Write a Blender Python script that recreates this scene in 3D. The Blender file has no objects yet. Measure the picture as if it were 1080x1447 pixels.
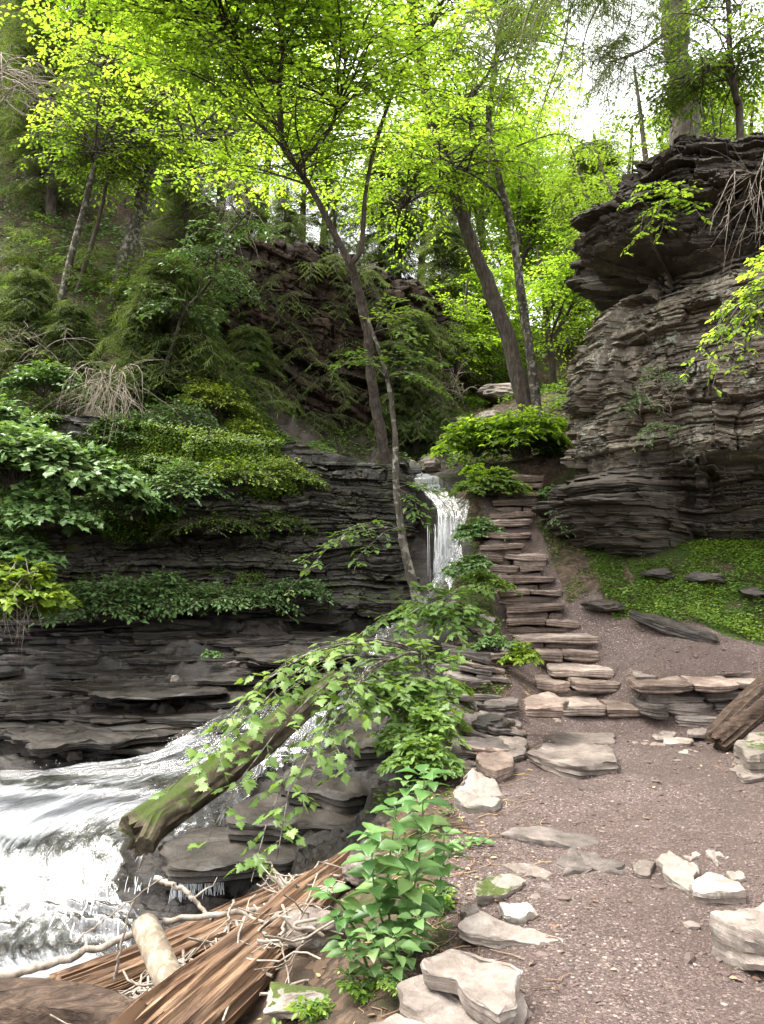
import bpy, math, random
import numpy as np
from mathutils import Vector, Matrix
SC = bpy.context.scene
COL = SC.collection
R = math.radians
F = 1090.0; PITCH = R(4.0); EYE = 1.6

# ------------------------------------------------------------------ camera-to-place measuring
def P(px, py, D):
    """world point seen at photo pixel px,py when it stands D metres ahead"""
    cx = (px-540)/F; cy = (723.5-py)/F
    d = np.array([cx, math.cos(PITCH)-cy*math.sin(PITCH), math.sin(PITCH)+cy*math.cos(PITCH)])
    d = d/d[1]*D
    return np.array([d[0], D, EYE+d[2]])
def G(px, py, z):
    """world point seen at px,py lying at height z (below the eye)"""
    p = P(px, py, 1.0); k = (z-EYE)/(p[2]-EYE)
    return np.array([p[0]*k, k, z])

# ------------------------------------------------------------------ numpy noise
def _h(ix, iy, iz, seed):
    h = (ix.astype(np.int64)*374761393 + iy.astype(np.int64)*668265263 + iz.astype(np.int64)*2147483647 + seed*974634777) & 0xffffffff
    h = ((h ^ (h >> 13))*1274126177) & 0xffffffff
    h = ((h ^ (h >> 16))*2246822519) & 0xffffffff
    return ((h ^ (h >> 15)) & 0xffffff)/float(0xffffff)
def h1(a, seed=0):
    a = np.asarray(a); return _h(a, a*0+7, a*0+3, seed)
def h2(a, b, seed=0):
    a = np.asarray(a); b = np.asarray(b); return _h(a, b, a*0+5, seed)
def noise(x, y, z=0.0, seed=0):
    x, y, z = np.broadcast_arrays(np.asarray(x, float), np.asarray(y, float), np.asarray(z, float))
    ix, iy, iz = np.floor(x), np.floor(y), np.floor(z)
    fx, fy, fz = x-ix, y-iy, z-iz
    fx = fx*fx*(3-2*fx); fy = fy*fy*(3-2*fy); fz = fz*fz*(3-2*fz)
    r = 0
    for a in (0, 1):
        for b in (0, 1):
            for c in (0, 1):
                w = (fx if a else 1-fx)*(fy if b else 1-fy)*(fz if c else 1-fz)
                r = r + w*_h(ix+a, iy+b, iz+c, seed)
    return r*2-1
def fbm(x, y, z=0.0, oct=4, seed=0):
    r = 0; a = .5; k = 1.0
    for o in range(oct):
        r = r + a*noise(x*k, y*k, np.asarray(z)*k, seed+o*17); a *= .5; k *= 2.03
    return r
def sstep(a, b, x):
    t = np.clip((x-a)/(b-a), 0, 1); return t*t*(3-2*t)

def tps(pts, vals, lam=1e-3):
    pts = np.asarray(pts, float); vals = np.asarray(vals, float); n = len(pts)
    d = np.linalg.norm(pts[:, None]-pts[None], axis=2)
    K = np.where(d > 0, d*d*np.log(d+1e-12), 0)+lam*np.eye(n)
    Q = np.c_[np.ones(n), pts]
    A = np.block([[K, Q], [Q.T, np.zeros((3, 3))]])
    w = np.linalg.solve(A, np.r_[vals, 0, 0, 0])
    def f(x, y):
        x = np.asarray(x, float); y = np.asarray(y, float); r = w[n]+w[n+1]*x+w[n+2]*y
        for i in range(n):
            q = (x-pts[i, 0])**2+(y-pts[i, 1])**2
            r = r+w[i]*.5*q*np.log(q+1e-12)
        return r
    return f

# ------------------------------------------------------------------ mesh builder
class MB:
    def __init__(s): s.v = []; s.f = []; s.r = []; s.uv = []; s.n = 0
    def add(s, v, faces, rnd=None, uv=None):
        """v (N,3); faces: list of arrays (M,k); rnd per face (M,) for each block or None"""
        v = np.asarray(v, float).reshape(-1, 3)
        if not isinstance(faces, list): faces = [faces]; rnd = [rnd] if rnd is not None else None
        s.v.append(v)
        s.uv.append(np.zeros((len(v), 2)) if uv is None else np.asarray(uv, float).reshape(-1, 2))
        for i, f in enumerate(faces):
            f = np.asarray(f, np.int64)
            s.f.append(f+s.n)
            s.r.append(np.full(len(f), .5) if rnd is None else np.broadcast_to(np.asarray(rnd[i], float), (len(f),)))
        s.n += len(v)
    def merge(s, o):
        for v, u in zip(o.v, o.uv): s.v.append(v); s.uv.append(u)
        for f, r in zip(o.f, o.r): s.f.append(f+s.n); s.r.append(r)
        s.n += o.n
def build(name, mb, mat, parent=None, base=None, smooth=True, sharp=None, uv=False):
    """link the collected shape as ONE mesh object; base moves its origin"""
    v = np.concatenate(mb.v)
    off = np.array(parent.location) if parent is not None else (np.array(base) if base is not None else np.zeros(3))
    v = v-off
    me = bpy.data.meshes.new(name)
    me.vertices.add(len(v)); me.vertices.foreach_set('co', v.astype(np.float32).ravel())
    tot = np.concatenate([np.full(len(f), f.shape[1]) for f in mb.f])
    loops = np.concatenate([f.ravel() for f in mb.f])
    me.loops.add(len(loops)); me.loops.foreach_set('vertex_index', loops.astype(np.int32))
    me.polygons.add(len(tot)); me.polygons.foreach_set('loop_start', np.r_[0, np.cumsum(tot)[:-1]].astype(np.int32))
    me.polygons.foreach_set('use_smooth', np.full(len(tot), smooth))
    a = me.attributes.new('rnd', 'FLOAT', 'FACE'); a.data.foreach_set('value', np.concatenate(mb.r).astype(np.float32))
    if uv:
        a = me.attributes.new('flow', 'FLOAT2', 'POINT'); a.data.foreach_set('vector', np.concatenate(mb.uv).astype(np.float32).ravel())
    me.update(calc_edges=True)
    if sharp is not None and smooth:
        me.set_sharp_from_angle(angle=R(sharp))
    me.materials.append(mat)
    o = bpy.data.objects.new(name, me); COL.objects.link(o)
    if parent is not None: o.parent = parent
    elif base is not None: o.location = base
    return o
def tag(o, label=None, cat=None, group=None, kind=None):
    if label: o['label'] = label
    if cat: o['category'] = cat
    if group: o['group'] = group
    if kind: o['kind'] = kind
    return o
def thing(name, loc, label, cat, group=None):
    o = bpy.data.objects.new(name, None); COL.objects.link(o); o.location = [float(c) for c in loc]
    o.empty_display_size = .1
    return tag(o, label, cat, group)
def copy_thing(o, label, loc, rz=0, sc=1.0):
    c = o.copy(); COL.objects.link(c); c.location = loc; c.rotation_euler = (0, 0, rz)
    c.scale = sc if hasattr(sc, '__len__') else (sc, sc, sc); c['label'] = label
    for ch in list(o.children):
        d = ch.copy(); COL.objects.link(d); d.parent = c
    return c

def grid_faces(nu, nv, closed=False):
    i = np.arange(nu if closed else nu-1)[:, None]; j = np.arange(nv-1)[None]
    i2 = (i+1) % nu
    return np.stack([i*nv+j, i2*nv+j, i2*nv+j+1, i*nv+j+1], -1).reshape(-1, 4)

def tubes(mb, pts, rad, k=5, rnd=None, rough=0.0, seed=0, cap=False):
    """pts (B,n,3), rad (B,n): B round limbs at once"""
    pts = np.asarray(pts, float); rad = np.asarray(rad, float)
    if pts.ndim == 2: pts = pts[None]; rad = rad[None]
    B, n, _ = pts.shape
    t = np.gradient(pts, axis=1); t /= np.linalg.norm(t, axis=2, keepdims=True)+1e-9
    m = t.mean(1); up = np.where(np.abs(m[:, 2:3]) > .75, np.array([[1., .13, 0]]), np.array([[0, 0, 1.]]))
    s = np.cross(t, np.broadcast_to(up[:, None], t.shape)); s /= np.linalg.norm(s, axis=2, keepdims=True)+1e-9
    b = np.cross(s, t)
    a = np.arange(k)/k*2*math.pi
    rr = np.broadcast_to(rad[..., None], (B, n, k)).copy()
    if rough:
        L = np.arange(n)[None, :, None]+0*rr
        rr *= 1+rough*noise(np.cos(a)[None, None]*1.7+L*0, np.sin(a)[None, None]*1.7+L*.35, np.arange(B)[:, None, None]*9.1+L*.1, seed=seed)
        rr *= 1+rough*.6*noise(np.cos(a)[None, None]*5+L*0, np.sin(a)[None, None]*5, np.arange(B)[:, None, None]*9.1+L*.22, seed=seed+3)
    v = pts[:, :, None]+rr[..., None]*(np.cos(a)[None, None, :, None]*s[:, :, None]+np.sin(a)[None, None, :, None]*b[:, :, None])
    v = v.reshape(-1, 3)
    q = np.arange(n-1)[:, None]*k; c = np.arange(k)[None]; c2 = (c+1) % k
    f = np.stack([q+c, q+c2, q+k+c2, q+k+c], -1).reshape(-1, 4)
    F_ = (f[None]+np.arange(B)[:, None, None]*n*k).reshape(-1, 4)
    r = np.random.RandomState(seed).rand(B).repeat(len(f)) if rnd is None else rnd
    mb.add(v, [F_], [r])
    if cap:
        base = mb.n-len(v)
        for e, ring in ((0, 0), (n-1, (n-1)*k)):
            for bi in range(B):
                idx = np.arange(k)+ring+bi*n*k
                cpt = v[idx].mean(0)
                vv = np.vstack([v[idx], cpt]); ff = np.array([[i, (i+1) % k, k] for i in range(k)])
                mb.add(vv, [ff], [np.full(k, .97)])
def spline(pts, n):
    """Catmull-Rom through the points, n samples (works on any number of columns)"""
    p = np.asarray(pts, float); p = np.vstack([2*p[0]-p[1], p, 2*p[-1]-p[-2]]); m = len(p)-3
    u = np.linspace(0, m-1e-6, n); i = u.astype(int); t = (u-i)[:, None]
    a, b, c, d = p[i], p[i+1], p[i+2], p[i+3]
    return .5*((2*b)+(c-a)*t+(2*a-5*b+4*c-d)*t*t+(3*b-a-3*c+d)*t**3)

# ------------------------------------------------------------------ leaves
LEAF = (np.array([[0, 0, 0], [.3, .27, .05], [.72, .2, .04], [1, 0, -.05], [.72, -.2, .04], [.3, -.27, .05]]),
        [np.array([[0, 3, 2, 1], [0, 5, 4, 3]])])
LOW = (np.array([[0, 0, 0], [.45, .28, .04], [1, 0, -.04], [.45, -.28, .04]]), [np.array([[0, 2, 1], [0, 3, 2]])])
NEEDLE = (np.array([[0, .05, 0], [0, -.05, 0], [1, -.02, -.08], [1, .02, -.08]]), [np.array([[0, 1, 2, 3]])])
def _maple():
    o = [(0, 0), (-.02, .16), (-.12, .34), (.1, .34), (.12, .56), (.3, .44), (.42, .58), (.46, .3), (.62, .34), (.68, .16), (.86, .14), (1.05, 0)]
    o += [(x, -y) for x, y in o[-2:0:-1]]
    v = [(x, y, -.12*abs(y)-.1*x*x) for x, y in o]; c = (.36, 0, .03)
    n = len(v); return (np.array(v+[c]), [np.array([[n, i, (i+1) % n] for i in range(n)])])
MAPLE = _maple()
def _ovate(ns=9):
    v = []; 
    for i in range(ns):
        t = i/(ns-1); w = .33*math.sin(math.pi*min(1, t**.72))*(1 if t < .98 else 0)+.003
        w *= 1+(.07 if i % 2 else -.03); z = .1*t-.42*t*t
        v += [(t, w, z+.25*w), (t, w*.5, z+.04), (t, 0, z-.02), (t, -w*.5, z+.04), (t, -w, z+.25*w)]
    return (np.array(v), [grid_faces(ns, 5)])
OVATE = _ovate()

def place(mb, tmpl, pos, xdir, ndir, size, rnd):
    """copies of a leaf shape at pos (N,3) pointing along xdir with face normal near ndir"""
    V, Fs = tmpl; N = len(pos); size = np.asarray(size)
    x = xdir/(np.linalg.norm(xdir, axis=1, keepdims=True)+1e-9)
    y = np.cross(ndir, x); y /= np.linalg.norm(y, axis=1, keepdims=True)+1e-9
    z = np.cross(x, y)
    v = pos[:, None]+size[:, None, None]*(V[None, :, 0:1]*x[:, None]+V[None, :, 1:2]*y[:, None]+V[None, :, 2:3]*z[:, None])
    fs = [(f[None]+np.arange(N)[:, None, None]*len(V)).reshape(-1, f.shape[1]) for f in Fs]
    mb.add(v.reshape(-1, 3), fs, [np.repeat(rnd, len(f)) for f in Fs])

def foliage(ml, mw, P0, P1, rng, arch=.12, m=12, tl=.45, q=7, tmpl=LEAF, size=.06, r0=.012, twigs=True, t0=.25,
            droop=.15, flat=.35, tone=.5, tsp=.35, wk=4):
    """boughs from P0 to P1 (B,3) > m twigs each > q leaves on either side"""
    P0 = np.atleast_2d(P0).astype(float); P1 = np.atleast_2d(P1).astype(float); B = len(P0)
    d = P1-P0; L = np.linalg.norm(d, axis=1); n = 8
    def curve(t):  # t (B,k)
        w = (t*(1-t))[..., None]
        wob = np.stack([np.sin(t*9+ph[:, 0:1]), np.cos(t*7+ph[:, 1:2]), .6*np.sin(t*11+ph[:, 2:3])], -1)
        return P0[:, None]+d[:, None]*t[..., None]+np.array([0, 0, 1.])*(4*arch*L[:, None, None]*w-droop*L[:, None, None]*(t**3)[..., None])+wob*(.035*L[:, None, None])*t[..., None]
    ph = rng.rand(B, 3)*6.3
    t = np.linspace(0, 1, n)[None].repeat(B, 0)
    rr = r0*np.clip(L[:, None], .3, 3)*(1-.85*t)+.0015
    if mw is not None: tubes(mw, curve(t), rr, k=wk, seed=rng.randint(1e6))
    tt = t0+(1-t0)*(np.arange(m)+.5)/m; tt = np.clip(tt[None]+rng.uniform(-.5, .5, (B, m))*(1-t0)/m, 0, 1)
    c = curve(tt); c2 = curve(np.clip(tt+.04, 0, 1.04)); tg = c2-c; tg /= np.linalg.norm(tg, axis=2, keepdims=True)+1e-9
    sd = np.cross(tg, np.array([0, 0, 1.])); sd /= np.linalg.norm(sd, axis=2, keepdims=True)+1e-9
    sg = np.where(np.arange(m) % 2, 1., -1.)[None, :, None]
    fd = tg*.75+sd*sg*(.85+.3*rng.rand(B, m, 1))+rng.normal(0, .16, (B, m, 3))+np.array([0, 0, -1.])*droop*.8
    fd /= np.linalg.norm(fd, axis=2, keepdims=True)
    tlen = tl*(1.15-.7*(tt-t0)/(1-t0))*rng.uniform(.6, 1.25, (B, m))
    q0 = c.reshape(-1, 3); qd = fd.reshape(-1, 3); ql = tlen.reshape(-1); T = len(q0)
    sag = rng.uniform(.02, .18, T)*droop*3
    def tw(s): return q0[:, None]+qd[:, None]*(ql[:, None]*s)[..., None]-np.array([0, 0, 1.])*(sag[:, None]*ql[:, None]*s*s)[..., None]
    if mw is not None and twigs:
        s3 = np.linspace(0, 1, 3)[None].repeat(T, 0)
        tubes(mw, tw(s3), np.array([[.006, .004, .002]])*(np.ones((T, 1)))*(.5+ql[:, None]), k=3, seed=rng.randint(1e6))
    s = (np.arange(q)+.6)/q; s = np.clip(s[None]+rng.uniform(-.4, .4, (T, q))/q, .05, 1.0)
    lp = tw(s).reshape(-1, 3); N = len(lp)
    dd = np.repeat(qd, q, 0); ss = np.cross(dd, np.array([0, 0, 1.])); ss /= np.linalg.norm(ss, axis=1, keepdims=True)+1e-9
    alt = np.tile(np.where(np.arange(q) % 2, 1., -1.), T)[:, None]
    last = np.tile(np.arange(q) == q-1, T)[:, None]
    xd = dd*.65+np.where(last, 0, 1)*ss*alt*(.6+.6*rng.rand(N, 1))+rng.normal(0, .15, (N, 3))-np.array([0, 0, 1.])*droop*rng.uniform(.3, 1.6, (N, 1))
    nd = np.array([0, 0, 1.])+rng.normal(0, flat, (N, 3))
    btone = np.repeat(rng.normal(0, .12, B), m*q)+np.repeat(rng.normal(0, .06, T), q)
    rv = np.clip(tone+btone+rng.normal(0, .13, N), 0, 1)
    place(ml, tmpl, lp, xd, nd, size*rng.uniform(.65, 1.3, N), rv)

# ------------------------------------------------------------------ stones
def slab(mb, outline, z, th, rng, tilt=(0, 0), n=56, jag=.05, rough=.012, top=None, rnd=None):
    """flat stone: outline of its top in world xy, broken layered sides, real thickness"""
    o = np.asarray(outline, float)[:, :2]; c = o.mean(0)
    oc = np.vstack([o, o[:1]]); L = np.r_[0, np.cumsum(np.linalg.norm(np.diff(oc, axis=0), axis=1))]
    u = np.linspace(0, L[-1], n, endpoint=False)
    q = np.stack([np.interp(u, L, oc[:, 0]), np.interp(u, L, oc[:, 1])], 1)
    q = (q*6+np.roll(q, 1, 0)+np.roll(q, -1, 0))/8
    size = math.sqrt(abs(np.ptp(o[:, 0])*np.ptp(o[:, 1])))
    s = rng.randint(1e5)
    jn = fbm(q[:, 0]*5/size, q[:, 1]*5/size, s, 3, s)*jag*2.2*size
    q = c+(q-c)*(1+(jn/np.maximum(np.linalg.norm(q-c, axis=1), 1e-3)))[:, None]
    prof = [(.9, -1), (.99, -.82), (.955, -.62), (1.0, -.55), (.985, -.36), (1.02, -.3), (1.0, -.1), (.985, -.03), (.94, 0), (.8, .0), (.62, 0), (.42, 0), (.2, 0)]
    nr = len(prof); V = np.zeros((n, nr, 3)); ang = np.arange(n)/n*6.283
    for j, (k, h) in enumerate(prof):
        kk = k+(.03*noise(np.cos(ang)*3+j*3.1, np.sin(ang)*3, s+j, seed=s) if .9 < k else 0)
        xy = c+(q-c)*np.asarray(kk).reshape(-1, 1)
        V[:, j, :2] = xy
        rz = rough*(fbm(xy[:, 0]*9, xy[:, 1]*9, s*.37, 4, s)*1.6+.6*np.floor(2.5*noise(xy[:, 0]*2.6/size, xy[:, 1]*2.6/size, s*.21, s+4)+.2*noise(xy[:, 0]*14/size, xy[:, 1]*14/size, 0, s))/2.5+noise(xy[:, 0]*2/size, xy[:, 1]*2/size, 3.3, s)*1.2)
        # a flake broken off part of the top
        fl = sstep(.05, .12, noise(xy[:, 0]*1.3/size, xy[:, 1]*1.3/size, s*.7, s+9))*min(th*.22, .018)
        V[:, j, 2] = z+h*th*(1+.15*np.sin(ang*2+s))+(rz-fl if h > -.2 else 0)+tilt[0]*(xy[:, 0]-c[0])+tilt[1]*(xy[:, 1]-c[1])
    v = V.reshape(-1, 3); cc = V[:, -1].mean(0); f = grid_faces(n, nr, True)
    ff = np.array([[(i*nr+nr-1), ((i+1) % n)*nr+nr-1, n*nr] for i in range(n)])
    r = rng.rand() if rnd is None else rnd
    mb.add(np.vstack([v, cc]), [f, ff], [np.full(len(f), r), np.full(n, r)])
_ico = None
def ico(sub):
    import bmesh
    bm = bmesh.new(); bmesh.ops.create_icosphere(bm, subdivisions=sub, radius=1)
    v = np.array([x.co[:] for x in bm.verts]); f = np.array([[y.index for y in x.verts] for x in bm.faces]); bm.free(); return v, f
ICO4 = ico(5); ICO1 = ico(1)
def boulder(mb, c, sz, rng, cuts=9, rough=.12, rz=0.0, tilt=0.0):
    v, f = ICO4; v = v.copy(); s = rng.randint(1e5)
    for i in range(cuts):
        n = rng.normal(0, 1, 3); n[2] *= .8; n /= np.linalg.norm(n); d = rng.uniform(.55, .85)
        k = v@n; v = v-np.clip(k-d, 0, None)[:, None]*n*.93
    v = v*(1+rough*fbm(v[:, 0]*1.6, v[:, 1]*1.6, v[:, 2]*3+s, 5, s))[:, None]
    v[:, 2] += .03*np.round(v[:, 2]*7)/1.0*.4
    v = v*np.array(sz); ca, sa = math.cos(rz), math.sin(rz)
    v = np.stack([v[:, 0]*ca-v[:, 1]*sa, v[:, 0]*sa+v[:, 1]*ca, v[:, 2]+tilt*v[:, 0]], 1)
    mb.add(v+np.array(c), [f], [np.full(len(f), rng.rand())])
# ------------------------------------------------------------------ materials
class NT:
    def __init__(s, name):
        s.m = bpy.data.materials.new(name); s.m.use_nodes = True; s.t = s.m.node_tree; s.t.nodes.clear()
        s.out = s.t.nodes.new('ShaderNodeOutputMaterial')
    def n(s, typ, **kw):
        x = s.t.nodes.new('ShaderNode'+typ)
        for k, v in kw.items():
            if k[0] == '_': setattr(x, k[1:], v)
            else: s.set(x, k.replace('__', ' '), v)
        return x
    def set(s, x, k, v):
        i = x.inputs[int(k[1:])] if k[0] == 'i' and k[1:].isdigit() else x.inputs[k]
        if isinstance(v, bpy.types.NodeSocket): s.t.links.new(v, i)
        else: i.default_value = (tuple(v)+(1,) if isinstance(v, (tuple, list)) and len(v) == 3 and i.type == 'RGBA' else v)
    def pos(s, sc=(1, 1, 1), rot=(0, 0, 0)):
        g = s.n('NewGeometry'); m = s.n('Mapping', Vector=g.outputs['Position']); m.inputs['Scale'].default_value = sc; m.inputs['Rotation'].default_value = rot
        return m.outputs[0]
    def noise(s, vec, scale, detail=5, rough=.6, dist=0.0):
        return s.n('TexNoise', Vector=vec, Scale=scale, Detail=detail, Roughness=rough, Distortion=dist).outputs['Fac']
    def vor(s, vec, scale, feat='F1', out='Distance', rnd=1.0):
        return s.n('TexVoronoi', _feature=feat, Vector=vec, Scale=scale, Randomness=rnd).outputs[out]
    def ramp(s, fac, stops, interp='LINEAR'):
        r = s.n('ValToRGB', Fac=fac); cr = r.color_ramp; cr.interpolation = interp
        while len(cr.elements) > 1: cr.elements.remove(cr.elements[-1])
        for i, (p, c) in enumerate(stops):
            e = cr.elements[0] if i == 0 else cr.elements.new(p)
            e.position = p; e.color = (c, c, c, 1) if not hasattr(c, '__len__') else tuple(c)+(1,)
        return r.outputs['Color']
    def mix(s, f, a, b, mode='MIX'):
        x = s.n('Mix', _data_type='RGBA', _blend_type=mode)
        s.set(x, 'i0', f); s.set(x, 'i6', a); s.set(x, 'i7', b); return x.outputs[2]
    def math(s, op, a, b=0.0, c=0.0, clamp=False):
        x = s.n('Math', _operation=op, _use_clamp=clamp); s.set(x, 'i0', a); s.set(x, 'i1', b); s.set(x, 'i2', c); return x.outputs[0]
    def bump(s, h, st=.5, d=.02, nrm=None):
        x = s.n('Bump', Strength=st, Distance=d, Height=h)
        if nrm is not None: s.set(x, 'Normal', nrm)
        return x.outputs[0]
    def up(s):
        g = s.n('NewGeometry'); x = s.n('SeparateXYZ', Vector=g.outputs['Normal']); return x.outputs['Z']
    def attr(s, name='rnd', out='Fac'):
        return s.n('Attribute', _attribute_name=name).outputs[out]
    def done(s, sh): s.t.links.new(sh, s.out.inputs['Surface']); return s.m
    def pbr(s, col, rough=.8, nrm=None, spec=.4, **kw):
        x = s.n('BsdfPrincipled'); s.set(x, 'Base Color', col); s.set(x, 'Roughness', rough); s.set(x, 'Specular IOR Level', spec)
        if nrm is not None: s.set(x, 'Normal', nrm)
        return x.outputs[0]

def leaf_mat(name, dark, mid, light, tr=.45, tint=(1.25, 1.15, .5), rough=.45, spec=.35):
    t = NT(name); r = t.attr()
    col = t.ramp(r, [(0, dark), (.5, mid), (1, light)])
    n = t.noise(t.pos(), 60, 2); col = t.mix(t.math('MULTIPLY', n, .35), col, tuple(c*.6 for c in mid))
    tc = t.mix(1.0, col, tint, 'MULTIPLY')
    p = t.pbr(col, rough, None, spec)
    ms = t.n('MixShader'); t.set(ms, 'i0', tr); t.t.links.new(p, ms.inputs[1]); t.t.links.new(t.n('BsdfTranslucent', Color=tc).outputs[0], ms.inputs[2])
    return t.done(ms.outputs[0])

def rock_mat(name, cols, strat=(2, 2, 22), moss=0.0, mosscol=(.05, .085, .012), lichen=0.0, wet=0.0, bump=.6, rot=(0, 0, 0), stain=None, per=False, up0=.45, dark_z=None):
    t = NT(name); p = t.pos(); ps = t.pos(strat, rot)
    a = t.noise(ps, 1.0, 8, .65, .3); b = t.noise(p, 2.2, 6, .6); c = t.noise(p, 23, 5, .7)
    f = t.math('ADD', t.math('MULTIPLY', a, .65), t.math('MULTIPLY', c, .35))
    if per: f = t.math('ADD', f, t.math('MULTIPLY', t.math('SUBTRACT', t.attr(), .5), .25))
    n = len(cols); col = t.ramp(f, [(.3+.42*i/(n-1), k) for i, k in enumerate(cols)])
    col = t.mix(t.ramp(b, [(.4, 0), (.65, .55)]), col, tuple(k*.5 for k in cols[0]))
    if stain: col = t.mix(t.ramp(t.noise(p, 1.1, 5, .6), [(.5, 0), (.62, .8)]), col, stain)
    if lichen:
        l = t.ramp(t.noise(p, 14, 6, .7, .5), [(.62-.12*lichen, 0), (.66-.1*lichen, 1)])
        l = t.math('MULTIPLY', l, t.ramp(t.noise(p, 1.7, 4), [(.45, 0), (.6, 1)]))
        col = t.mix(t.math('MULTIPLY', l, .75), col, (.33, .35, .29))
    if dark_z:      # colour goes near black below one bed and on the cap rock
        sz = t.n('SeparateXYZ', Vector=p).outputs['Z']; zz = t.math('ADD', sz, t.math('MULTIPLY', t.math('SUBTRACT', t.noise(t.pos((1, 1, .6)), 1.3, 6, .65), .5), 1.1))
        dm = t.ramp(t.math('DIVIDE', zz, 10.0), [(0, 1), (dark_z[0]/10, 1), (dark_z[0]/10+.025, 0), (dark_z[1]/10, 0), (dark_z[1]/10+.05, .8)])
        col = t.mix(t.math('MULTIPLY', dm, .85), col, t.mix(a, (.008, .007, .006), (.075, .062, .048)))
    rough = t.ramp(b, [(.35, .85), (.65, .65)]) if not wet else t.ramp(t.noise(p, 3.1, 5, .6), [(.38, .24+.3*(1-wet)), (.62, .7)])
    if moss:
        mm = t.math('ADD', t.up(), t.math('MULTIPLY', t.math('SUBTRACT', t.noise(p, 3.2, 6, .65), .5), 2.2))
        mm = t.ramp(mm, [(up0+.55*(1-moss), 0), (up0+.2+.55*(1-moss), 1)])
        mc = t.mix(t.noise(p, 45, 4, .7), tuple(k*.35 for k in mosscol), tuple(k*1.7 for k in mosscol))
        col = t.mix(mm, col, mc); rough = t.mix(mm, rough, (.95, .95, .95))
    h = t.math('ADD', t.math('MULTIPLY', a, 1.2), t.math('MULTIPLY', c, .5)); h = t.math('ADD', h, t.math('MULTIPLY', t.noise(p, 90, 3, .7), .25))
    return t.done(t.pbr(col, rough, t.bump(h, bump, .03), .38 if wet else .3))

def bark_mat(name, cols, spots=None, sc=(14, 14, 2.5), moss=0.0, bump=.7):
    t = NT(name); p = t.pos(); a = t.noise(t.pos(sc), 1.6, 7, .65, .6); b = t.noise(p, 6, 4)
    col = t.ramp(a, [(.32, cols[0]), (.52, cols[1]), (.72, cols[2])])
    col = t.mix(t.ramp(b, [(.4, 0), (.7, .5)]), col, cols[0])
    if spots: col = t.mix(t.ramp(t.noise(p, 11, 4, .6), [(.52, 0), (.58, .9)]), col, spots)
    if moss:
        mm = t.math('ADD', t.math('MULTIPLY', t.up(), .5), t.math('MULTIPLY', t.noise(p, 4, 5), 1.0)); mm = t.ramp(mm, [(.85-.3*moss, 0), (1.0-.3*moss, 1)])
        col = t.mix(mm, col, t.mix(t.noise(p, 50, 3), (.015, .025, .005), (.06, .08, .014)))
    return t.done(t.pbr(col, .9, t.bump(a, bump, .02), .2))

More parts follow.
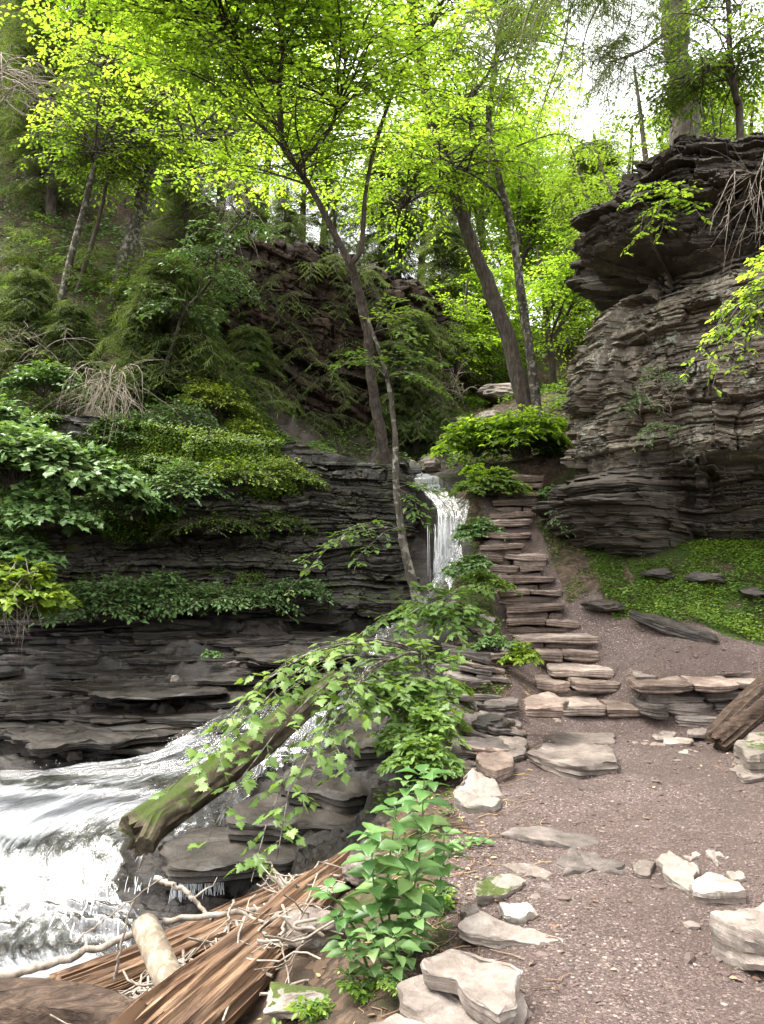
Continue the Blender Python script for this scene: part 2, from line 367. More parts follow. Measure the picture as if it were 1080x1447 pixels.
M = {}
def mats():
    M['cliff'] = rock_mat('cliff rock', [(.03, .024, .018), (.1, .08, .058), (.205, .168, .125), (.4, .345, .27)], (1.6, 1.6, 20), moss=.42, lichen=.85, rot=(0, R(5), 0), mosscol=(.05, .075, .015), up0=.75, dark_z=(3.0, 5.7))
    M['wetwall'] = rock_mat('wet dark wall rock', [(.009, .008, .006), (.032, .028, .021), (.075, .065, .05), (.16, .14, .11)], (1.3, 1.3, 18), moss=.42, wet=.7, mosscol=(.045, .07, .01), up0=.6)
    M['redwall'] = rock_mat('rusty far rock', [(.01, .007, .005), (.034, .021, .015), (.075, .046, .032), (.15, .105, .078)], (2, 2, 9), moss=.3, rot=(0, R(-12), 0), up0=.7)
    M['scree'] = rock_mat('dark broken slope rock', [(.008, .006, .004), (.024, .016, .012), (.05, .034, .026), (.1, .072, .055)], (4, 4, 12), moss=.62, up0=.8)
    M['bed'] = rock_mat('stream bed rock', [(.005, .004, .003), (.015, .0115, .0085), (.036, .028, .02), (.11, .087, .066)], (2.5, 5, 16), moss=.25, wet=.95, bump=.8, mosscol=(.035, .045, .012), up0=1.0)
    M['mossrock'] = rock_mat('mossy wet ledge', [(.008, .006, .005), (.024, .019, .014), (.05, .04, .03), (.1, .083, .062)], (3, 3, 16), moss=.5, wet=.4, mosscol=(.035, .05, .01), up0=.75)
    M['stone'] = rock_mat('path stone', [(.075, .058, .046), (.15, .12, .1), (.24, .2, .17), (.36, .31, .27)], (3, 3, 26), lichen=.2, per=True, bump=.5)
    M['step'] = rock_mat('step stone', [(.06, .04, .03), (.15, .108, .084), (.28, .215, .175), (.45, .375, .31)], (3, 3, 30), per=True, bump=.6)
    M['palestone'] = rock_mat('pale stone', [(.1, .083, .066), (.17, .142, .118), (.24, .21, .175), (.33, .3, .26)], (4, 4, 14), per=True, bump=.5)
    M['darkstone'] = rock_mat('dark flat stone', [(.04, .033, .028), (.1, .082, .07), (.17, .14, .12), (.27, .23, .2)], (3, 3, 28), moss=.15, per=True, up0=1.0)  # flat stone of a darker grey brown colour
    M['mossstone'] = rock_mat('moss capped stone', [(.09, .075, .06), (.19, .16, .13), (.29, .25, .21), (.4, .36, .3)], (3, 3, 24), moss=.7, mosscol=(.045, .06, .012), per=True, up0=.75)
    # trodden earth with stone chips
    t = NT('trail earth'); p = t.pos(); big = t.noise(p, .9, 5); med = t.noise(p, 7, 6, .7)
    vf = t.n('TexVoronoi', Vector=p, Scale=110.0); vc = t.n('SeparateColor', Color=vf.outputs['Color']).outputs[0]
    v2 = t.n('TexVoronoi', Vector=p, Scale=46.0); vc2 = t.n('SeparateColor', Color=v2.outputs['Color']).outputs[1]
    col = t.ramp(med, [(.3, (.036, .025, .021)), (.5, (.072, .05, .043)), (.72, (.115, .083, .072))])
    chips = t.ramp(vc, [(.0, (.032, .022, .019)), (.55, (.08, .057, .049)), (.85, (.13, .097, .085)), (.98, (.24, .195, .17))])
    col = t.mix(.62, col, chips)
    c2 = t.math('MULTIPLY', t.ramp(vc2, [(.84, 0), (.86, 1)]), t.ramp(v2.outputs['Distance'], [(.28, 1), (.42, 0)]))
    col = t.mix(t.math('MULTIPLY', c2, .7), col, (.33, .26, .23)); col = t.mix(t.ramp(big, [(.42, 0), (.58, .6)]), col, (.05, .034, .027))
    h = t.math('ADD', t.math('MULTIPLY', vf.outputs['Distance'], -.6), t.math('MULTIPLY', med, 1.2)); h = t.math('SUBTRACT', h, t.math('MULTIPLY', v2.outputs['Distance'], .3))
    M['trail'] = t.done(t.pbr(col, .92, t.bump(h, .8, .012), .25))
    # forest soil, leaf litter, rock on steep bits
    t = NT('forest floor'); p = t.pos(); a = t.noise(p, 5, 8, .7); l = t.vor(p, 24, out='Color'); ls = t.n('SeparateColor', Color=l).outputs[0]
    col = t.ramp(a, [(.3, (.014, .01, .007)), (.5, (.045, .032, .022)), (.7, (.1, .07, .048))])
    col = t.mix(t.math('MULTIPLY', t.ramp(ls, [(.6, 0), (.9, 1)]), .6), col, (.13, .085, .055))
    g = t.ramp(t.noise(p, .8, 6, .7), [(.48, 0), (.6, .8)]); col = t.mix(g, col, t.mix(t.noise(p, 30, 4), (.015, .028, .005), (.055, .085, .015)))
    M['soil'] = t.done(t.pbr(col, .95, t.bump(t.math('ADD', a, t.math('MULTIPLY', ls, .3)), .9, .06), .2))
    t = NT('moss cushion'); p = t.pos(); a = t.noise(p, 28, 6, .75); col = t.ramp(a, [(.3, (.015, .028, .005)), (.5, (.03, .05, .009)), (.72, (.07, .1, .018))])
    col = t.mix(t.ramp(t.noise(p, 1.8, 5), [(.46, 0), (.56, .9)]), col, (.04, .028, .019))
    M['moss'] = t.done(t.pbr(col, .95, t.bump(a, .9, .03), .15))
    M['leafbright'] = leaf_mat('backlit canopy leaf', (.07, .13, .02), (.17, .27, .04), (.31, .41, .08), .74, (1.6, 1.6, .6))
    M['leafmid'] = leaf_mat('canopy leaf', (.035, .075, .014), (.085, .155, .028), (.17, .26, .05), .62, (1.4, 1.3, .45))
    M['maple'] = leaf_mat('maple leaf', (.06, .12, .02), (.13, .225, .045), (.24, .34, .085), .42, (1.3, 1.25, .5))
    M['shrub'] = leaf_mat('shrub leaf', (.05, .105, .026), (.12, .215, .065), (.22, .33, .125), .3, (1.2, 1.2, .6))
    M['shrubyel'] = leaf_mat('slope leaf', (.035, .08, .01), (.12, .21, .024), (.28, .38, .04), .42, (1.3, 1.2, .5))
    M['nettle'] = leaf_mat('broad herb leaf', (.04, .11, .022), (.09, .185, .05), (.19, .29, .09), .28, (1.2, 1.2, .6), .4)
    M['hemlock'] = leaf_mat('conifer needle', (.035, .062, .016), (.1, .145, .04), (.18, .235, .07), .5, (1.2, 1.2, .6), .7, .15)
    M['bark'] = bark_mat('dark bark', [(.03, .024, .02), (.085, .068, .055), (.17, .14, .115)])
    M['pinebark'] = bark_mat('grey pine bark', [(.05, .04, .034), (.15, .125, .105), (.26, .225, .195)], sc=(16, 16, 5))
    M['mottled'] = bark_mat('mottled bark', [(.025, .02, .016), (.075, .064, .05), (.15, .13, .105)], spots=(.22, .21, .17))
    M['deadpale'] = bark_mat('bleached wood', [(.12, .095, .075), (.3, .25, .2), (.46, .4, .34)], sc=(9, 9, 9), bump=.4)
    M['rot'] = bark_mat('rotten log bark', [(.02, .013, .01), (.06, .04, .028), (.13, .09, .065)], sc=(5, 18, 18), bump=1.0)
    M['mosslog'] = bark_mat('mossy log bark', [(.03, .022, .014), (.085, .068, .044), (.16, .13, .09)], moss=.16, sc=(8, 3, 8))
    M['birch'] = bark_mat('pale birch bark', [(.1, .078, .055), (.24, .195, .145), (.38, .32, .25)], spots=(.14, .11, .08), sc=(12, 5, 9), bump=.6)
    # split orange-brown heartwood, grain along the log
    t = NT('split heartwood'); fl = t.n('Attribute', _attribute_name='flow').outputs['Vector']
    m = t.n('Mapping', Vector=fl); m.inputs['Scale'].default_value = (55, 1.8, 1); a = t.noise(m.outputs[0], 1.6, 8, .7, .9); b = t.noise(t.pos(), 4, 5)
    col = t.ramp(a, [(.3, (.03, .015, .009)), (.42, (.1, .055, .03)), (.56, (.21, .125, .07)), (.72, (.36, .25, .165))]); col = t.mix(t.ramp(b, [(.45, 0), (.68, .7)]), col, (.09, .055, .038))
    M['splitwood'] = t.done(t.pbr(col, .8, t.bump(a, .8, .02), .3))
    t = NT('gravel chips'); col = t.ramp(t.attr(), [(0, (.07, .048, .043)), (.5, (.09, .065, .056)), (.93, (.14, .105, .09)), (1, (.27, .225, .195))]); col = t.mix(t.math('MULTIPLY', t.noise(t.pos(), 130, 3), .4), col, (.09, .065, .055))
    M['gravel'] = t.done(t.pbr(col, .85, None, .3))
    t = NT('leaf litter'); col = t.ramp(t.attr(), [(0, (.06, .035, .02)), (.5, (.16, .095, .055)), (.85, (.28, .19, .12)), (1, (.4, .3, .1))])
    M['litter'] = t.done(t.pbr(col, .8, None, .3))
    # falling water: foam streaks over a thin clear sheet
    def water(name, lo, hi, su=16, sv=1.6, foam=(.34, .35, .36)):
        t = NT(name); fl = t.n('Attribute', _attribute_name='flow').outputs['Vector']
        def st(a, b, o):
            m = t.n('Mapping', Vector=fl); m.inputs['Scale'].default_value = (a, b, 1); m.inputs['Location'].default_value = (o, o, 0); return m.outputs[0]
        a = t.noise(st(su, sv, 0), 1, 7, .7, 1.1); b = t.noise(st(3.2, 2.2, 4), 1, 5, .65, .6); c = t.noise(st(44, 7, 2), 1, 4, .65)
        f = t.math('ADD', t.math('MULTIPLY', a, .56), t.math('MULTIPLY', b, .26)); f = t.math('ADD', f, t.math('MULTIPLY', c, .18))
        f = t.math('ADD', f, t.math('MULTIPLY', t.math('SUBTRACT', t.attr(), .5), .6))
        mk = t.ramp(f, [(lo, 0), ((lo+hi)/2, .55), (hi, 1)]); nr = t.bump(f, .9, .04)
        clear = t.n('MixShader'); t.set(clear, 'i0', .22); t.t.links.new(t.n('BsdfTransparent', Color=(.75, .74, .7)).outputs[0], clear.inputs[1])
        t.t.links.new(t.n('BsdfGlossy', Color=(.9, .9, .9), Roughness=.12, Normal=nr).outputs[0], clear.inputs[2])
        fo = t.n('MixShader'); t.set(fo, 'i0', .25); t.t.links.new(t.pbr(foam, .8, nr, .1), fo.inputs[1]); t.t.links.new(t.n('BsdfTranslucent', Color=foam).outputs[0], fo.inputs[2])
        ms = t.n('MixShader'); t.set(ms, 'i0', mk); t.t.links.new(clear.outputs[0], ms.inputs[1]); t.t.links.new(fo.outputs[0], ms.inputs[2])
        return t.done(ms.outputs[0])
    M['water'] = water('rushing water', .47, .68, 18, .7)
    M['fall'] = water('falling water', .47, .60, 17, 1.4)
    t = NT('white water thread'); M['thread'] = t.done(t.pbr((.85, .87, .9), .35, None, .5))
mats()
# ------------------------------------------------------------------ land heights
def W3(lst): return [np.array(q, float) for q in lst]
low = W3([(0, 1, 0), (2, 1, 0), (5, 1, .1), (.15, 2.7, -.02), (1, 3, 0), (2, 3, .02), (4, 3, .1), (.55, 5, 0), (1.5, 5, 0), (3, 5, .05), (5, 5, .15), (1.1, 6.6, .02),
     (2.2, 7.3, .02), (4, 7.1, .05), (6, 7.1, .2), (2.9, 7.9, .04), (4, 7.88, .04), (5.2, 7.9, .06), (2.9, 8.2, .40), (4, 8.15, .40), (5.2, 8.15, .42), (6, 8, .5), (3, 8.9, .6), (4.5, 8.7, .62),
     (4.5, 9.3, .9), (3.2, 9.8, 1.05), (3.1, 10.6, 1.5), (4.5, 10, 1.4), (6, 9.7, 1.45), (9, 9, 1.5), (9, 6, .6), (9, 2, .5),
     (2, 7.6, .0), (2.05, 8.4, .12), (2.1, 9.3, .48), (2, 10.4, 1.02), (1.95, 11.3, 1.6), (2.2, 12.6, 2.45), (2.3, 13.3, 2.9), (2.4, 15, 3.3), (2.7, 11.4, 1.9), (2.7, 10.4, 1.35),
     (-1, 2.5, -.62), (-2, 2, -1.0), (-1, 1.2, -.5), (-5, 3, -1.4), (-1.6, 5.4, -1.4), (-3, 5.6, -1.45), (-5, 5.6, -1.45), (-3, 4.6, -1.3), (-9, 5, -1.4),
     (-7, 8, -.5), (-9, 10.5, .3), (-14, 11, .8), (-14, 4, -1)])
low += [P(*q)-np.array([0, 0, .06]) for q in [
     (690, 760, 11.5), (650, 900, 9.2), (700, 940, 8.2), (660, 1000, 7.6), (600, 870, 9.8), (570, 960, 8.3), (570, 1050, 7), (530, 1100, 6.5), (600, 1150, 5), (545, 1200, 4.6),
     (480, 1260, 4.4), (420, 1400, 3.5), (250, 1440, 3.8), (0, 1440, 4.2), (100, 1205, 6.7), (-100, 1205, 6.7), (60, 1290, 6.15), (-120, 1290, 6.15), (0, 1080, 8.3), (300, 1010, 9.2), (270, 1100, 7.9), (160, 1190, 7.1),
     (250, 1190, 6.8), (400, 1160, 6.6), (490, 1130, 6.7), (450, 1080, 7.2), (400, 1085, 7.7), (465, 1055, 8.2), (490, 1030, 8.6), (492, 970, 8.95), (520, 930, 9.6), (555, 885, 11),
     (640, 825, 12.1), (0, 1050, 8.7), (0, 980, 9.8), (0, 900, 11.2), (200, 880, 11.6), (200, 960, 10), (200, 1040, 8.9), (400, 880, 11.9), (400, 940, 10.3), (330, 1000, 9.4),
     (100, 840, 12.2), (300, 835, 12.4), (-200, 900, 11), (500, 888, 12.2), (560, 878, 12.5)]]
low += W3([(.6, 14, 2.9), (1.2, 14.5, 3.1), (1.0, 13.3, 2.6), (1.5, 12.6, 2.6)])
H_low = tps([q[:2] for q in low], [q[2] for q in low], 2e-3)
upp = [P(*q) for q in [(-300, 560, 13.5), (0, 560, 14), (0, 600, 13), (0, 420, 16.5), (0, 300, 19), (0, 100, 24), (200, 610, 13.3), (200, 560, 14.5), (200, 440, 17), (200, 250, 22), (350, 600, 14.5),
     (350, 560, 16), (430, 640, 13.6), (430, 605, 16), (500, 655, 14.5), (560, 648, 16.5), (600, 668, 14.3), (620, 650, 17), (620, 600, 19), (700, 575, 18), (680, 520, 24), (750, 610, 15.6), (700, 640, 15),
     (800, 560, 22), (740, 668, 13.6), (650, 660, 14.5), (400, 500, 26), (600, 450, 27), (700, 470, 32)]]
upp += W3([(-16, 30, 26), (-40, 45, 50), (0, 45, 15), (3, 80, 22), (20, 60, 20), (40, 40, 20), (-30, 15, 22), (-12, 12.5, 3.2), (6, 16, 5), (9, 20, 8), (-60, 90, 60), (60, 90, 25), (0, 100, 25)])
H_upp = tps([q[:2] for q in upp], [q[2] for q in upp], 1e-2)
WALL = np.array([(-14, 11.5), (-8, 11.9), (-5, 12.4), (-3, 12.5), (-1.6, 12.7), (-.4, 12.95), (.2, 13.15), (.45, 13.45), (.5, 14.1)])
CLIFF = np.array([(7.8, 20), (6.0, 17), (4.7, 14.6), (3.68, 12.6), (3.34, 11.8), (3.5, 11.1), (4.15, 10.6), (5.2, 10.1), (7, 9.6), (10, 9.2), (14, 9.0)])
FARW = np.array([(-4.8, 17.4), (-3.4, 16.5), (-2.0, 16.3), (-.6, 16.7), (.6, 17.8), (1.8, 19.8), (2.7, 23)])
def inside(poly, x, y):
    r = np.zeros(x.shape, bool); n = len(poly)
    for i in range(n):
        x0, y0 = poly[i]; x1, y1 = poly[(i+1) % n]
        c = ((y0 > y) != (y1 > y)) & (x < (x1-x0)*(y-y0)/((y1-y0) or 1e-9)+x0); r ^= c
    return r
def pdist(path, x, y):
    d = np.full(x.shape, 1e9)
    for a, b in zip(path[:-1], path[1:]):
        e = b-a; t = np.clip(((x-a[0])*e[0]+(y-a[1])*e[1])/(e@e), 0, 1)
        d = np.minimum(d, np.hypot(x-a[0]-t*e[0], y-a[1]-t*e[1]))
    return d
CL_POLY = np.vstack([CLIFF, [(60, 9), (60, 90), (22, 90), (7, 30)]])
FW_POLY = np.vstack([FARW, [(4, 45), (-30, 45), (-14, 19)]])
edge_y = np.array([0, 2.5, 3.5, 4.6, 5.3, 6.2, 6.8, 7.6, 8.2, 9.3, 10.6, 11.5, 12.8, 14]); edge_x = np.array([-.1, .05, .2, .38, .5, .66, .85, 1.1, 1.3, 1.5, 1.5, 1.4, 1.7, 2.0])
def trail_edge(y): return np.interp(y, edge_y, edge_x)
def terrace(h, x, y, step=.16, seed=4):
    w = h+.3*fbm(x*.33+3, y*.45, 0, 4, seed)
    k = w/step; i = np.floor(k); t = k-i; thick = .55+.4*noise(x*.7, y*.7, i*3.3, seed)*.9
    t2 = sstep(thick-.1, thick+.1, t+.4*noise(x*1.9, y*1.9, i, seed+1)+.12*noise(x*6, y*6, i, seed+1))
    return h+(i+t2-k)*step
def hz(x, y, detail=True):
    x = np.asarray(x, float); y = np.asarray(y, float); x, y = np.broadcast_arrays(x, y)
    lo = H_low(x, np.clip(y, 0, 16)); up = H_upp(x, y)
    rock = (1-sstep(-.15, .25, x-trail_edge(y)))
    bed = rock*sstep(4.8, 5.6, y)
    if detail:
        tr = lo+.6*(terrace(lo, x, y, .26, 4)-lo); q = 5*fbm(x*.45, y*.8, .3, 4, 61)+2.2*lo/.26; fl = np.floor(q); q2 = 7*fbm(x*1.1, y*1.9, .7, 4, 63)+q*.7; f2 = np.floor(q2); tr = tr+.06*(fl+sstep(.86, .98, q-fl)-q)+.045*(f2+sstep(.8, .95, q2-f2)-q2)
        lo = lo+(tr-lo)*bed*sstep(.9, -.2, x-.2)+bed*(.035*fbm(x*2.2, y*4, 0, 5, 5)+.015*noise(x*9, y*16, 0, 15))
        lo = lo+(1-bed)*(.05*fbm(x*1.1, y*1.1, 0, 3, 6)+.012*fbm(x*9, y*9, 0, 3, 7))
        lo = lo+(1-sstep(-.2, .1, x-trail_edge(y)))*(1-sstep(4.8, 5.6, y))*.12*fbm(x*2, y*2, 0, 4, 8)
    wy = np.interp(x, [-14, -8, -5, -3, -1.6, -.4, .3, .75, 1.5], [11.5, 11.9, 12.4, 12.5, 12.7, 12.95, 13.15, 13.1, 13.6]); s = sstep(.25, .8-.3*sstep(.2, .6, x), y-wy)
    if detail:
        up = up+.25*fbm(x*.6, y*.6, 0, 5, 11)*sstep(13.2, 16, y)*1.3+.05*fbm(x*3, y*3, 0, 3, 12)
    if detail:
        sc_ = sstep(-4.2, -3.2, x)*sstep(2.2, 1.4, x)*sstep(14.8, 15.6, y)*sstep(21.5, 20.5, y); up = up+sc_*(.5*(terrace(up, x*2, y*2, .16, 44)-up)+.12*fbm(x*2.5, y*2.5, 0, 4, 45)+.1*noise(x*5, y*5, 0, 46))
    h = lo+(up-lo)*s
    inn = inside(FW_POLY, x, y); d = pdist(FARW, x, y)
    h = h+np.where(inn, 1, 0)*sstep(.35, 1.4, d)*np.maximum(0, (8.0+.22*(y-18)+.35*fbm(x*.5, y*.5, 0, 3, 3))-h)
    inn = inside(CL_POLY, x, y); d = pdist(CLIFF, x, y)
    top = 7.65+.1*np.clip(y-11, 0, 40)+.25*fbm(x*.8, y*.8, 0, 4, 13)-.5*(1-sstep(.2, 2.2, d))
    return h+np.where(inn, 1, 0)*sstep(1.35, 1.8, d)*(top-h)
def H(x, y): return float(hz(np.array([x]), np.array([y]))[0])

# one sheet of land cut into soil, trail and stream bed along shared edges
def axis(segs):
    r = []
    for a, b, st in segs: r.append(np.arange(a, b, st))
    return np.concatenate(r+[[segs[-1][1]]])
xs = axis([(-70, -16, 3), (-16, -8, .25), (-8, -4.5, .07), (-4.5, 5, .03), (5, 9, .1), (9, 20, .6), (20, 70, 4)])
ys = axis([(-4, 1.5, .25), (1.5, 13.6, .03), (13.6, 22, .09), (22, 34, .4), (34, 110, 4)])
X, Y = np.meshgrid(xs, ys, indexing='ij'); Z = hz(X, Y)
V = np.stack([X, Y, Z], -1).reshape(-1, 3); FC = grid_faces(len(xs), len(ys)); cx = V[FC].mean(1)
e = cx[:, 0]-trail_edge(cx[:, 1])+.12*noise(cx[:, 0]*3, cx[:, 1]*3, 0, 2)
wyc = np.interp(cx[:, 0], WALL[:, 0], WALL[:, 1])
is_trail = (e > 0) & (cx[:, 1] < 13.6) & ((cx[:, 0] < 2.45) | (cx[:, 1] < 10.3+.3*noise(cx[:, 0]*2, cx[:, 1]*2, 0, 14)) | (cx[:, 0] > 3.4)) & (pdist(CLIFF, cx[:, 0], cx[:, 1]) > .0)
moss_e = 9.9-(cx[:, 0]-2.6)*.53+.25*noise(cx[:, 0]*2, cx[:, 1]*2, 0, 8)
is_moss = is_trail & (cx[:, 0] > 2.8+.15*noise(cx[:, 1]*2, 0, 0, 4)) & (cx[:, 1] > moss_e)
is_bed = (e < -.35+.3*noise(cx[:, 0], cx[:, 1], 0, 3)) & (cx[:, 1] > 5.0) & (cx[:, 1] < wyc+.4) & (cx[:, 0] > -12)
is_bed |= (cx[:, 0] > -.7+.5*noise(cx[:, 0]*2, cx[:, 1]*2, 0, 5)) & (cx[:, 0] < 1.0) & (cx[:, 1] >= wyc+.2) & (cx[:, 1] < 15.0+.8*noise(cx[:, 0], 0, 0, 6))
is_scree = (cx[:, 0] > -3.6+.4*noise(cx[:, 1]*2, 0, 0, 2)) & (cx[:, 0] < 1.6) & (cx[:, 1] > 13.75+.3*noise(cx[:, 0]*1.5, 0, 0, 7)) & (cx[:, 1] < 21) & ~inside(FW_POLY, cx[:, 0], cx[:, 1]) & ~is_bed
kindf = np.where(is_scree, 4, np.where(is_moss, 3, np.where(is_bed, 2, np.where(is_trail, 1, 0))))
def sub(name, k, mat, kind='structure', label=None, cat=None, sharp=None):
    f = FC[kindf == k]; u, inv = np.unique(f, return_inverse=True); mb = MB(); mb.add(V[u], [inv.reshape(f.shape)], [np.full(len(f), .5)])
    o = build(name, mb, mat, smooth=True, sharp=sharp); return tag(o, label, cat, kind=kind)
sub('ground', 0, M['soil']); sub('trail', 1, M['trail'], label='brown gravelly footpath below the stone stairs', cat='path')
sub('stream_bed', 2, M['bed'], sharp=38); sub('moss_bank', 3, M['moss']); sub('scree', 4, M['scree'], sharp=30)

# ------------------------------------------------------------------ layered rock faces
def strata(s, z, seed, tilt, scales, warp=.09):
    w = z+tilt*s+warp*fbm(s*.5, z*.5, 0, 3, seed)*1.3+.05*noise(s*1.7, z*1.5, 0, seed+2)+.012*noise(s*9, z*5, 0, seed+4)
    d = np.zeros_like(w); rs = np.random.RandomState(seed)
    for i, (th, amp, bw) in enumerate(scales):
        w2 = w+th*.5*noise(s*.6/bw, z*.35/th, i, seed+31)
        b = np.cumsum(th*np.exp(rs.normal(0, .75, int(70/th))))-14
        L = np.searchsorted(b, w2); lo_ = b[np.clip(L-1, 0, None)]; hi_ = b[np.clip(L, None, len(b)-1)]; T = np.maximum(hi_-lo_, .005); t = (w2-lo_)/T
        cw = bw*(.4+2.2*h1(L, seed+i)**2); cf = s/cw+h1(L, seed+i+50)*10+.45*noise(s*1.5/bw, L*3.1, 0, seed+i)+.25*noise(s*7/bw, z*1.3/th, 0, seed+i+6)*bw/cw
        c = np.floor(cf); r = h2(L, c, seed+i+9); r2 = h2(L, c, seed+i+19)
        d += amp*(r**1.6-.38)*1.25+amp*(h1(L, seed+i+3)-.5)*.8+amp*(cf-c-.5)*(r2-.5)*.9+amp*(t-.5)*(h2(L, c, seed+i+29)-.35)*.5
        ee = np.minimum(t, 1-t)*T; d -= amp*.28*np.exp(-ee/(.004+th*.015))*(r2 > .4)
    return d
def face_sheet(name, path, z0, z1, nu, nv, off, mat, seed, tilt, scales, z0f=None, z1f=None, fine=.02, warp=.12, sharp=32):
    p = spline(path, 400); L = np.r_[0, np.cumsum(np.linalg.norm(np.diff(p, axis=0), axis=1))]
    s = np.linspace(0, L[-1], nu); px = np.interp(s, L, p[:, 0]); py = np.interp(s, L, p[:, 1])
    k = max(3, nu//30); ker = np.ones(k)/k
    tx = np.gradient(px, s); ty = np.gradient(py, s); tx = np.convolve(np.pad(tx, k//2, 'edge'), ker, 'valid')[:nu]; ty = np.convolve(np.pad(ty, k//2, 'edge'), ker, 'valid')[:nu]
    n = np.stack([ty, -tx], 1); n /= np.linalg.norm(n, axis=1, keepdims=True)
    za = np.full(nu, z0) if z0f is None else z0f(px, py); zb = np.full(nu, z1) if z1f is None else z1f(px, py)
    t = np.linspace(0, 1, nv); Zg = za[:, None]+(zb-za)[:, None]*t[None]; S = s[:, None]+0*Zg
    o = off(px[:, None]+0*Zg, Zg, S)+strata(S, Zg, seed, tilt, scales, warp)+fine*fbm(S*6, Zg*14, 0, 4, seed+5)
    v = np.stack([px[:, None]+n[:, 0:1]*o, py[:, None]+n[:, 1:2]*o, Zg+.02*noise(S*3, Zg*3, 1, seed)], -1)
    mb = MB(); mb.add(v.reshape(-1, 3), [grid_faces(nu, nv)[:, ::-1]], [.5]); ob = build(name, mb, mat, sharp=sharp); tag(ob, kind='structure'); return v
def cl_off(x, z, s):
    z = z+.12*fbm(s*.8, 0, 0, 3, 71)*2
    k = np.array([(.6, -1.5), (1.35, -1.45), (1.65, -1.25), (1.9, -.8), (2.4, -.5), (2.9, -.22), (3.1, .2), (3.3, .36), (3.5, .24), (3.9, .16), (4.6, .08), (5.2, -.05), (5.6, -.25), (5.85, -.8), (6.05, -.95), (6.25, -.15), (6.6, .05), (7.0, .0), (7.4, -.12), (7.8, -.35), (8.2, -1.1)])
    o = np.interp(z, k[:, 0], k[:, 1]); left = sstep(4.2, 3.6, x)
    o = o+.2*fbm(s*.5, z*.35, 0, 2, 77)*2
    o -= .5*sstep(3.8, 5.2, x)*sstep(5.9, 6.4, z)
    o += left*(1.0*sstep(3.15, 2.7, z)*sstep(1.45, 1.9, z)+.1*sstep(5.9, 6.4, z)*sstep(7.2, 6.6, z)-.28*sstep(5.0, 5.9, z)*sstep(6.3, 5.9, z)-.55*sstep(6.8, 7.8, z))
    return o
face_sheet('rock_cliff', CLIFF, .5, 8.25, 1150, 800, cl_off, M['cliff'], 21, -.06, [(.5, .34, 1.2), (.17, .22, .6), (.055, .085, .3), (.02, .026, .2)])
def wl_off(x, z, s):
    g = sstep(.9, 2.4, z)
    o = -.08-.36*np.exp(-((z-1.9-.25*fbm(s*.3, 0, 0, 2, 4))/.38)**2)*sstep(-1.4, -2.6, x)*1.0
    o = o+.35*sstep(1.5, 1.0, z)+.12*fbm(s*.6, z*.6, 0, 3, 6)*2-.25*sstep(2.8, 3.6, z)+.3*np.exp(-((z-2.45-.2*fbm(s*.3, 0, 0, 2, 4))/.3)**2)*sstep(-1.0, -2.6, x)+.12*sstep(-2.2, -1.2, x)+.1*sstep(-.2, .5, x)
    return o
wall_top = lambda x, y: np.maximum(hz(x, y+.85, False), 2.5)+.06
WALLV = face_sheet('rock_wall', WALL, 0, 0, 1250, 330, wl_off, M['wetwall'], 33, .02, [(.33, .2, 1.5), (.12, .16, .8), (.045, .06, .4)], z0f=lambda x, y: np.full(x.shape, -.1), z1f=wall_top)
def fw_off(x, z, s): return .25*fbm(s*.5, z*.4, 0, 3, 9)*2-.28*(z-4)*.55
FARV = face_sheet('far_rock_face', FARW, 2.5, 8.9, 560, 420, fw_off, M['redwall'], 45, .25, [(.6, .4, 1.1), (.22, .26, .6), (.08, .1, .3)], warp=.5)

# bedrock ledges that jut over the lower pool and the shelf
rg = np.random.RandomState(5)
def ledge(name, px, z, th, mat, tilt=(0, 0), jag=.05, rough=.03, n=110):
    o = [G(a, b, z)[:2] for a, b in px]; mb = MB(); slab(mb, o, z, th, rg, tilt, n, jag, rough); return build(name, mb, mat, sharp=35)
for args in [([(222, 1186), (300, 1165), (400, 1140), (520, 1128), (560, 1150), (530, 1185), (420, 1204), (320, 1216), (240, 1214)], -.62, .2),
             ([(330, 1128), (420, 1100), (545, 1096), (560, 1130), (500, 1158), (400, 1166), (330, 1156)], -.46, .17),
             ([(400, 1080), (480, 1050), (570, 1050), (580, 1100), (480, 1118), (410, 1108)], -.27, .24),
             ([(470, 1012), (530, 1000), (590, 1010), (590, 1050), (500, 1052), (465, 1035)], -.02, .26)]:
    tag(ledge('rock_ledge', args[0], args[1], args[2], M['mossrock']), kind='structure')
for args in [([(0, 1030), (90, 1005), (200, 1010), (240, 1030), (150, 1050), (40, 1055)], -.26, .1), ([(330, 905), (440, 890), (500, 905), (480, 925), (390, 935), (330, 925)], .5, .12), ([(60, 960), (180, 940), (330, 950), (300, 975), (150, 985)], .08, .08)]:
    tag(ledge('rock_ledge', args[0], args[1], args[2], M['bed'], jag=.07), kind='structure')

